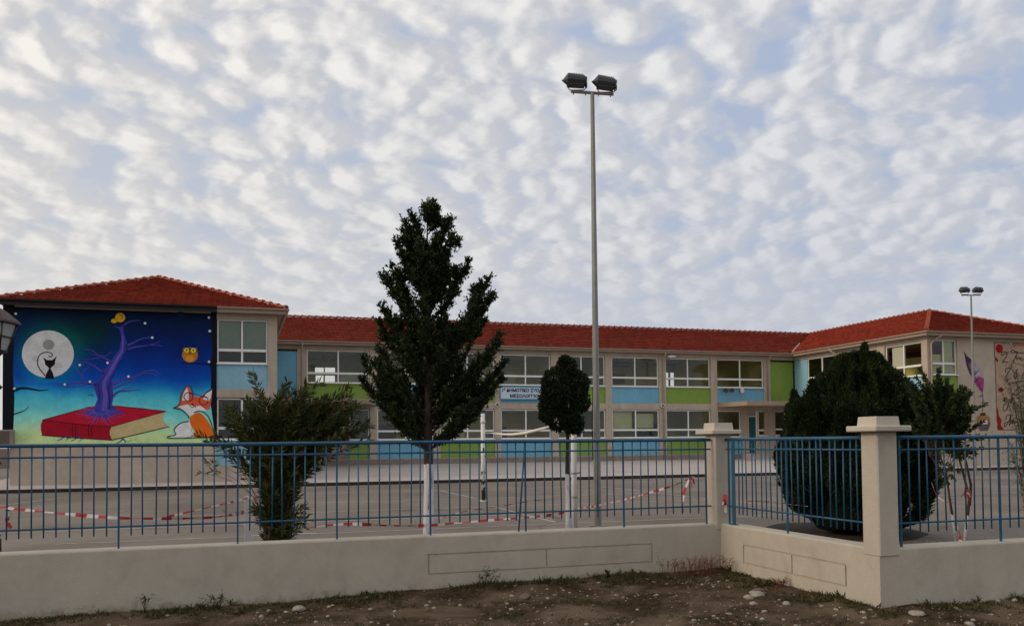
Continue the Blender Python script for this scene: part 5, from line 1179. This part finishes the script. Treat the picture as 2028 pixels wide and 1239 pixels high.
# oleander
OB = Vector((.62, 13.72, YZ)); CS4 = 13.2/1721.9
ole = empty('oleander_shrub', OB, 'large loose oleander with long narrow leaves growing against the long railing', 'shrub')
def shoots(base, targets, base_r, bow, leafL, leafW, start, per, mbst, rad, droop=.15, whorl=True, ang_sp=.9, spr=.25):
    P_, D_, T_, DD = [], [], [], []
    for (tgt, s0) in targets:
        b = base+Vector((random.uniform(-base_r, base_r), random.uniform(-base_r, base_r)*.7, 0)); d0 = (tgt-b)
        ctrl = b+Vector((d0.x*spr, d0.y*spr, d0.z*(.55+bow))); n = 9
        path = [b*(1-t)**2+ctrl*2*t*(1-t)+tgt*t*t for t in [i/n for i in range(n+1)]]
        mbst.tube(path, [rad*(1-.8*i/n) for i in range(n+1)], 5, cap=False); tone = random.random()*.6; L_ = d0.length
        st0 = s0 if s0 is not None else start
        k = max(4, int(per*L_*(1-st0)))
        for s in range(k):
            t = st0+(1-st0)*(s+random.random())/k; f = min(t*n, n-.001); i = int(f); p = path[i].lerp(path[i+1], f-i); d = (path[i+1]-path[i]).normalized()
            for w_ in range(3 if whorl else 1):
                sd3 = Vector((random.gauss(0, 1), random.gauss(0, 1), random.gauss(0, 1))); sd3 = (sd3-d*sd3.dot(d)).normalized()
                dr_ = (d*(.55+.5*t*t)+sd3*ang_sp+Vector((0, 0, -droop*random.random()))).normalized()
                P_.append(p); D_.append(dr_); T_.append(min(1, max(0, tone+.25*random.random()+.2*(t-.6))))
    P_, D_ = np.array(P_), np.array(D_); lv = RNG.uniform(leafL*.7, leafL*1.15, len(P_)); V, F_ = leaves(P_, D_, lv, leafW); return V, F_, np.repeat(T_, 4)
tg = []
def o_t(px, py, dep=None): return OB+RT*(px-548)*CS4+Vector((0, 0, 1.85+(881-py)*CS4-YZ))+FWD*(random.uniform(-.3, .3) if dep is None else dep)
for px, py in ((508, 742), (500, 775), (487, 790), (575, 757), (590, 775), (560, 790), (612, 762), (640, 760), (655, 790), (690, 768), (700, 785), (675, 790), (715, 850), (738, 842), (728, 870), (470, 805), (440, 838), (425, 860), (435, 875), (402, 858), (410, 868)): tg.append((o_t(px, py), .5))
for k in range(108):
    a = random.uniform(0, 6.28); q = random.random()**.5; tg.append((o_t(582+150*q*math.cos(a), 832+60*q*math.sin(a)), .42))
for k in range(44):
    a = random.uniform(0, 6.28); q = random.random()**.5; tg.append((o_t(562+66*q*math.cos(a), 925+60*q*math.sin(a)), .25))
for k in range(36): tg.append((o_t(random.uniform(500, 615), random.uniform(975, 1050)), .1))
stm = MB(); V1, F1, T1 = shoots(OB, tg, .17, .22, .14, .026, .5, 30, stm, .008, spr=.06)
tg2 = [(o_t(402, 912, .1), .82), (o_t(418, 930, .0), .85), (o_t(395, 935, 0), .9), (o_t(492, 950, .1), .5), (o_t(495, 1010, .1), .4)]
V2, F2, T2 = shoots(OB+Vector((-.1, 0, .45)), tg2, .05, .35, .12, .018, .7, 34, stm, .007)
V, F_, T_ = cat_mesh([(V1, F1, T1), (V2, F2, T2)])
mi = (RNG.random(len(F_)) < .07).astype(int)
np_obj('foliage', V, F_, [OLE, OLB], ole, T_, midx=mi); stm.build('stem', bark_mat('ole_bark', (.10, .065, .045), 0, False), ole)

# loose shrub right of the near pillar
KB = Vector((10.755, 10.86, YZ)); CS5 = 13.5/1721.9
shb = empty('loose_shrub', KB, 'airy small leaved shrub with several thin stems and whitewashed foot beside the thuja', 'shrub')
def s_t(px, py, dep=None): return KB+RT*(px-1895)*CS5+Vector((0, 0, 1.85+(868-py)*CS5-YZ))+FWD*(random.uniform(-.3, .3) if dep is None else dep)
tg = [(s_t(px, py), .6) for px, py in ((1830, 728), (1842, 726), (1808, 758), (1795, 752), (1870, 742), (1885, 748), (1912, 765), (1930, 770), (1938, 800), (1940, 835), (1935, 862), (1925, 890), (1848, 732), (1820, 745), (1950, 862), (1948, 900))]
for k in range(190):
    a = random.uniform(0, 6.28); q = random.random()**.55; tg.append((s_t(1868+68*q*math.cos(a), 808+60*q*math.sin(a)), .62))
for k in range(55): tg.append((s_t(random.uniform(1840, 1935), random.uniform(840, 915)), .65))
for k in range(14): tg.append((s_t(random.uniform(1845, 1890), random.uniform(915, 960)), .8))
stm = MB(); pr = []
for q, (bx, by) in enumerate(((1862, 880), (1893, 885), (1905, 885), (1852, 902))):
    pr.append(shoots(s_t(bx, by, .03*q), [t_ for i, t_ in enumerate(tg) if i % 4 == q], .03, -.05, .068, .032, .52, 58, stm, .005, .1, True, .9))
V, F_, T_ = cat_mesh(pr)
np_obj('foliage', V, F_, SHR, shb, T_)
def stemp(pts): return [s_t(px, py, dd) for px, py, dd in pts]
stm.tube(stemp([(1893, 1075, 0), (1886, 1000, .05), (1878, 930, .05), (1862, 880, .1)]), [.026, .02, .016, .01], 8); stm.tube(stemp([(1902, 1075, -.1), (1914, 985, -.1), (1908, 930, 0), (1895, 880, 0)]), [.03, .022, .017, .01], 8)
stm.tube(stemp([(1914, 1000, -.1), (1921, 960, -.05), (1916, 915, 0), (1905, 880, 0)]), [.022, .02, .018, .01], 7); stm.tube(stemp([(1882, 960, 0), (1868, 925, .1), (1850, 900, .1)]), [.015, .012, .008], 6)
stm.build('trunk', bark_mat('shrub_bark', (.05, .035, .03), .52), shb)

# feathery plant at the right edge
GB = Vector((10.12, 8.95, YZ)); CS6 = 11.5/1721.9
fea = empty('feathery_shrub', GB, 'pale feathery fine leaved shrub at the right edge behind the railing', 'shrub')
stm = MB(); FP, FD, FT = [], [], []
for k in range(48):
    px = random.uniform(2004, 2115); py = 700+((px-2045)/60)**2*60+random.uniform(0, 200)
    tip = GB+RT*(px-2045)*CS6+Vector((0, 0, 1.85+(866-py)*CS6-YZ))+FWD*random.uniform(-.2, .25); ctrl = GB+RT*(px-2045)*CS6*.45+Vector((0, 0, (tip.z-YZ)*.85)); n = 10
    path = [GB*(1-t)**2+ctrl*2*t*(1-t)+tip*t*t for t in [i/n for i in range(n+1)]]; stm.tube(path, [.008*(1-.85*i/n) for i in range(n+1)], 4, cap=False)
    for s in range(60):
        t = .3+.7*random.random(); f = min(t*n, n-.01); i = int(f); p = path[i].lerp(path[i+1], f-i); d = (path[i+1]-path[i]).normalized()
        d2 = (d+Vector((random.gauss(0, .9), random.gauss(0, .9), random.gauss(-.1, .7)))).normalized(); l = random.uniform(.06, .16)
        for q in range(7): FP.append(p+d2*l*q/7+Vector((0, 0, -.03*(q/7)**2))); FD.append(d2+Vector((random.gauss(0, .5), random.gauss(0, .5), random.gauss(0, .5)))); FT.append(random.random())
V, F_ = leaves(np.array(FP), np.array(FD), RNG.uniform(.02, .04, len(FP)), .006); np_obj('foliage', V, F_, FEA, fea, np.repeat(FT, 4)); stm.build('stem', bark_mat('fea_bark', (.08, .07, .04), 0, False), fea)

# ------------------------------------------------------------------ foreground: stones, grass, weeds
dg = bpy.context.evaluated_depsgraph_get(); bpy.context.view_layer.update()
gob = bpy.data.objects['ground']
def gz(x, y):
    ok, loc, n_, i_ = gob.ray_cast(Vector((x, y, 3)), Vector((0, 0, -1))); return loc.z if ok else 0.0
def rock(seed, mt=None, name='stone'):
    rr = random.Random(seed); bm = bmesh.new(); bmesh.ops.create_icosphere(bm, subdivisions=3, radius=1)
    sx, sy, sz = rr.uniform(.75, 1.25), rr.uniform(.65, 1.0), rr.uniform(.40, .62); o_ = Vector((seed*3.1, seed*1.7, 0))
    for v_ in bm.verts:
        c = v_.co; k = 1+.28*noise.noise(c*1.1+o_)+.12*noise.noise(c*2.7+o_); v_.co = Vector((c.x*k*sx, c.y*k*sy, c.z*k*sz))
    me = bpy.data.meshes.new(name); bm.to_mesh(me); bm.free(); me.materials.append(mt or STONE)
    for p in me.polygons: p.use_smooth = True
    return me
SM = [rock(i+1, STONE if i < 5 else STONED) for i in range(8)]
big_st = [(6.04, 9.19, .052), (5.92, 9.10, .045), (5.86, 8.92, .062), (5.70, 8.87, .05), (5.99, 8.98, .035), (5.89, 8.40, .045), (6.16, 7.90, .03), (6.72, 7.36, .055), (3.35, 10.02, .07), (3.22, 10.12, .05), (2.2, 9.87, .035), (.72, 10.42, .07), (.05, 10.5, .05), (5.6, 8.6, .035), (6.25, 8.75, .03), (5.95, 8.62, .03), (5.45, 9.1, .04), (4.5, 9.9, .045), (4.9, 9.6, .035), (3.0, 9.45, .05), (3.9, 9.2, .045), (4.3, 8.9, .035), (5.1, 8.3, .04), (6.2, 7.5, .035), (5.8, 7.7, .035), (7.2, 7.1, .04), (7.0, 6.95, .045), (7.6, 7.25, .03), (2.6, 10.2, .04), (1.5, 10.1, .04), (1.0, 9.9, .035), (.3, 10.2, .045), (-.3, 10.3, .04), (-.7, 10.45, .035), (3.6, 9.9, .04), (4.0, 10.2, .03), (5.3, 10.1, .035), (5.7, 9.9, .03), (5.9, 9.6, .03), (4.8, 8.6, .03), (3.3, 9.0, .045), (4.0, 8.4, .03), (6.5, 7.2, .03), (5.5, 7.9, .03)]
SL = {0: 'largest white stone of the pile before the short wall', 2: 'wide pale stone in front of the white pile, nearest the path', 7: 'flat white stone at the foot of the outer wall corner', 8: 'rounded grey stone below the left grooved panel', 11: 'broad brownish stone among the weeds at lower left', 13: 'small pale stone on the path left of the white pile', 26: 'pale stone to the right of the outer wall corner'}
for i, (x, y, s) in enumerate(big_st):
    s *= (1.2 if i in SL or i < 8 else .72)
    o = bpy.data.objects.new('stone', SM[(i*3)%5 if i%4 else 5+i%3]); COL.objects.link(o); o.location = (x, y, gz(x, y)+s*.18); o.scale = (s, s, s); o.rotation_euler = (random.uniform(-.2, .2), random.uniform(-.2, .2), random.uniform(0, 6.28))
    tag(o, SL.get(i, 'pale weathered stone lying in the dirt before the wall'), 'stone', 'loose stones lying in front of the wall')
# gravel: uncountable small stones in one mesh
rk = rock(31, STONE, 'g'); 
bm = bmesh.new(); bmesh.ops.create_icosphere(bm, subdivisions=1, radius=1); iv = np.array([tuple(v_.co) for v_ in bm.verts]); jf = np.array([[v_.index for v_ in f.verts] for f in bm.faces]); bm.free()
GV, GF, GM = [], [], []; cnt = 0
while cnt < 8500:
    x = random.uniform(-4, 10.5); y = random.uniform(5.8, 10.8)
    if x > WALL_X-.02 and y > WALL_Y2-.02: continue
    if y > WALL_Y-.04: continue
    dens = .35+.9*noise.noise(Vector((x*1.3, y*1.3, 9)))+(.35 if y < 8.9 else 0)
    if random.random() > dens: continue
    s = random.uniform(.004, .012)*(1+(random.random() < .12)*1.9); a = random.uniform(0, 6.28); ca, sa = math.cos(a), math.sin(a)
    v_ = iv*np.array([s*random.uniform(.8, 1.4), s, s*.6])*(1+RNG.normal(size=(len(iv), 1))*.12); v_ = np.stack([v_[:, 0]*ca-v_[:, 1]*sa, v_[:, 0]*sa+v_[:, 1]*ca, v_[:, 2]], 1)+np.array([x, y, gz(x, y)+s*.2])
    GV.append(v_); GF.append(jf+cnt*len(iv)); GM += [0 if random.random() < .35 else 1]*len(jf); cnt += 1
tag(np_obj('gravel', np.concatenate(GV), np.concatenate(GF), [STONE, STONED], midx=GM), 'small gravel and pebbles scattered over the dirt', 'gravel', kind='stuff')
LPt, LDr = [], []
for i in range(900):
    if i < 420:
        x = random.uniform(-3.5, 9.5); y = random.uniform(6.3, 10.7)
        if x > WALL_X-.05 and y > WALL_Y2-.05: continue
        z = gz(x, y)+.012
    else:
        c = random.choice(((.6, 13.7, .9), (3.1, 14.3, 1.3), (10.4, 12.7, 1.7), (5.7, 14.5, .6), (10.7, 10.9, .8), (4, 11.6, 3))); x = random.gauss(c[0], c[2]); y = random.gauss(c[1], c[2]*.7)
        if y < 11.2 and x < 6.9 or y < 8.1: continue
        z = YZ+.008
    a = random.uniform(0, 6.28); LPt.append((x, y, z)); LDr.append((math.cos(a), math.sin(a), random.uniform(-.05, .35)))
V, F_ = leaves(np.array(LPt), np.array(LDr), RNG.uniform(.02, .05, len(LPt)), .016)
tag(np_obj('fallen_leaves', V, F_, OLB, None, np.repeat(RNG.random(len(LPt)), 4)), 'brown fallen leaves strewn on the dirt and the yard', 'leaves', kind='stuff')
# grass and low weeds along the wall foot
def walldist(x, y):
    if x < WALL_X: d = WALL_Y-y; return min(d, WALL_X-x) if y > WALL_Y2 else min(d, math.hypot(WALL_X-x, WALL_Y2-y))
    return WALL_Y2-y
GP, GD, GL, GT = [], [], [], []; k = 0
while k < 8200:
    x = random.uniform(-4.2, 10.5); y = random.uniform(6.0, WALL_Y-.015)
    if x > WALL_X-.015 and y > WALL_Y2-.015: continue
    dw = walldist(x, y); nz = noise.noise(Vector((x*1.1, y*1.6, 3)))+.6*noise.noise(Vector((x*3.5, y*3.5, 8)))
    p = math.exp(-(dw/.36)**2)*max(0, .62+1.9*nz)+max(0, nz-.06)*1.4
    if x > 5.2 and y > 9.7: p *= .6
    if random.random() > p: continue
    k += 1; z = gz(x, y); tone = random.random(); big = random.random() < .06
    for b in range(random.randint(5, 11)):
        dx, dy = random.gauss(0, .022), random.gauss(0, .022)
        if y+dy > WALL_Y-.005 and x < WALL_X: dy = -abs(dy)
        if dw < .03: dx, dy = 0, -abs(dy)
        a = random.uniform(0, 6.28); tl = random.uniform(.3, 1.4)
        GP.append((x+dx, y+dy, z-.004)); GD.append((math.cos(a)*tl, math.sin(a)*tl, 1)); GL.append(random.uniform(.018, .055)*(2.2 if big else 1)*(.6 if dw > .5 else 1)); GT.append(min(1, max(0, tone*.8+random.random()*.3)))
V, F_ = leaves(np.array(GP), np.array(GD), np.array(GL), np.array(GL)*.14+.003)
tag(np_obj('grass', V, F_, GRASSM, None, np.repeat(GT, 4)), 'short dark grass and weeds along the foot of the wall', 'grass', kind='stuff')
def weed(x, y, h, n, spread_, mt, label, name, lw=.008, grp=None, seed=0, jit=0):
    rr = random.Random(seed); z = gz(x, y); PP, DD, LL, TT_ = [], [], [], []; st_ = MB()
    for i in range(n):
        a = rr.uniform(0, 6.28); t = rr.uniform(.1, 1)*spread_; tip = Vector((x+math.cos(a)*t, y-abs(math.sin(a))*t, z+h*rr.uniform(.4, 1))); jx = rr.uniform(-jit, jit); jy = -abs(rr.uniform(0, jit))*.6; b = Vector((x+jx, y-.01+jy, z-.01)); tip += Vector((jx, jy, 0)); c = b.lerp(tip, .45)+Vector((0, 0, h*.2))
        pth = [b, b.lerp(c, .6), c, tip]; st_.tube(pth, [.0025, .002, .0016, .0008], 4, cap=False)
        for s in range(8):
            q = c.lerp(tip, rr.random()); PP.append(q); DD.append((rr.gauss(0, 1), rr.gauss(0, 1), rr.gauss(.3, .7))); LL.append(rr.uniform(.02, .05)); TT_.append(rr.random())
    e = empty(name, (x, y, z), label, 'weed', grp); V, F_ = leaves(np.array(PP), np.array(DD), np.array(LL), lw); np_obj('foliage', V, F_, mt, e, np.repeat(TT_, 4))
    o = st_.build('stem', mt, e)
weed(6.0, 10.74, .26, 120, .16, REDW, 'dry reddish weed in the inner corner of the wall', 'dry_weed', .005, None, 3, .48)
weed(3.05, 10.72, .26, 14, .22, GRASSM, 'tall green weed below the left grooved panel', 'weed', .012, 'tall weeds at the wall foot', 4)
weed(4.75, 10.72, .12, 10, .08, GRASSM, 'short upright green weed left of the dry reddish one', 'weed', .014, 'tall weeds at the wall foot', 5)
weed(-.15, 10.70, .22, 16, .25, GRASSM, 'spreading green weed at the wall foot near lower left', 'weed', .012, 'tall weeds at the wall foot', 6)
weed(-.95, 10.72, .26, 9, .10, GRASSM, 'thin upright weed at the wall foot, leftmost of them', 'weed', .010, 'tall weeds at the wall foot', 7)
weed(6.42, 9.3, .13, 26, .08, REDW, 'small dry weed under the grooved panel of the short wall', 'dry_weed', .005, None, 8, .1)
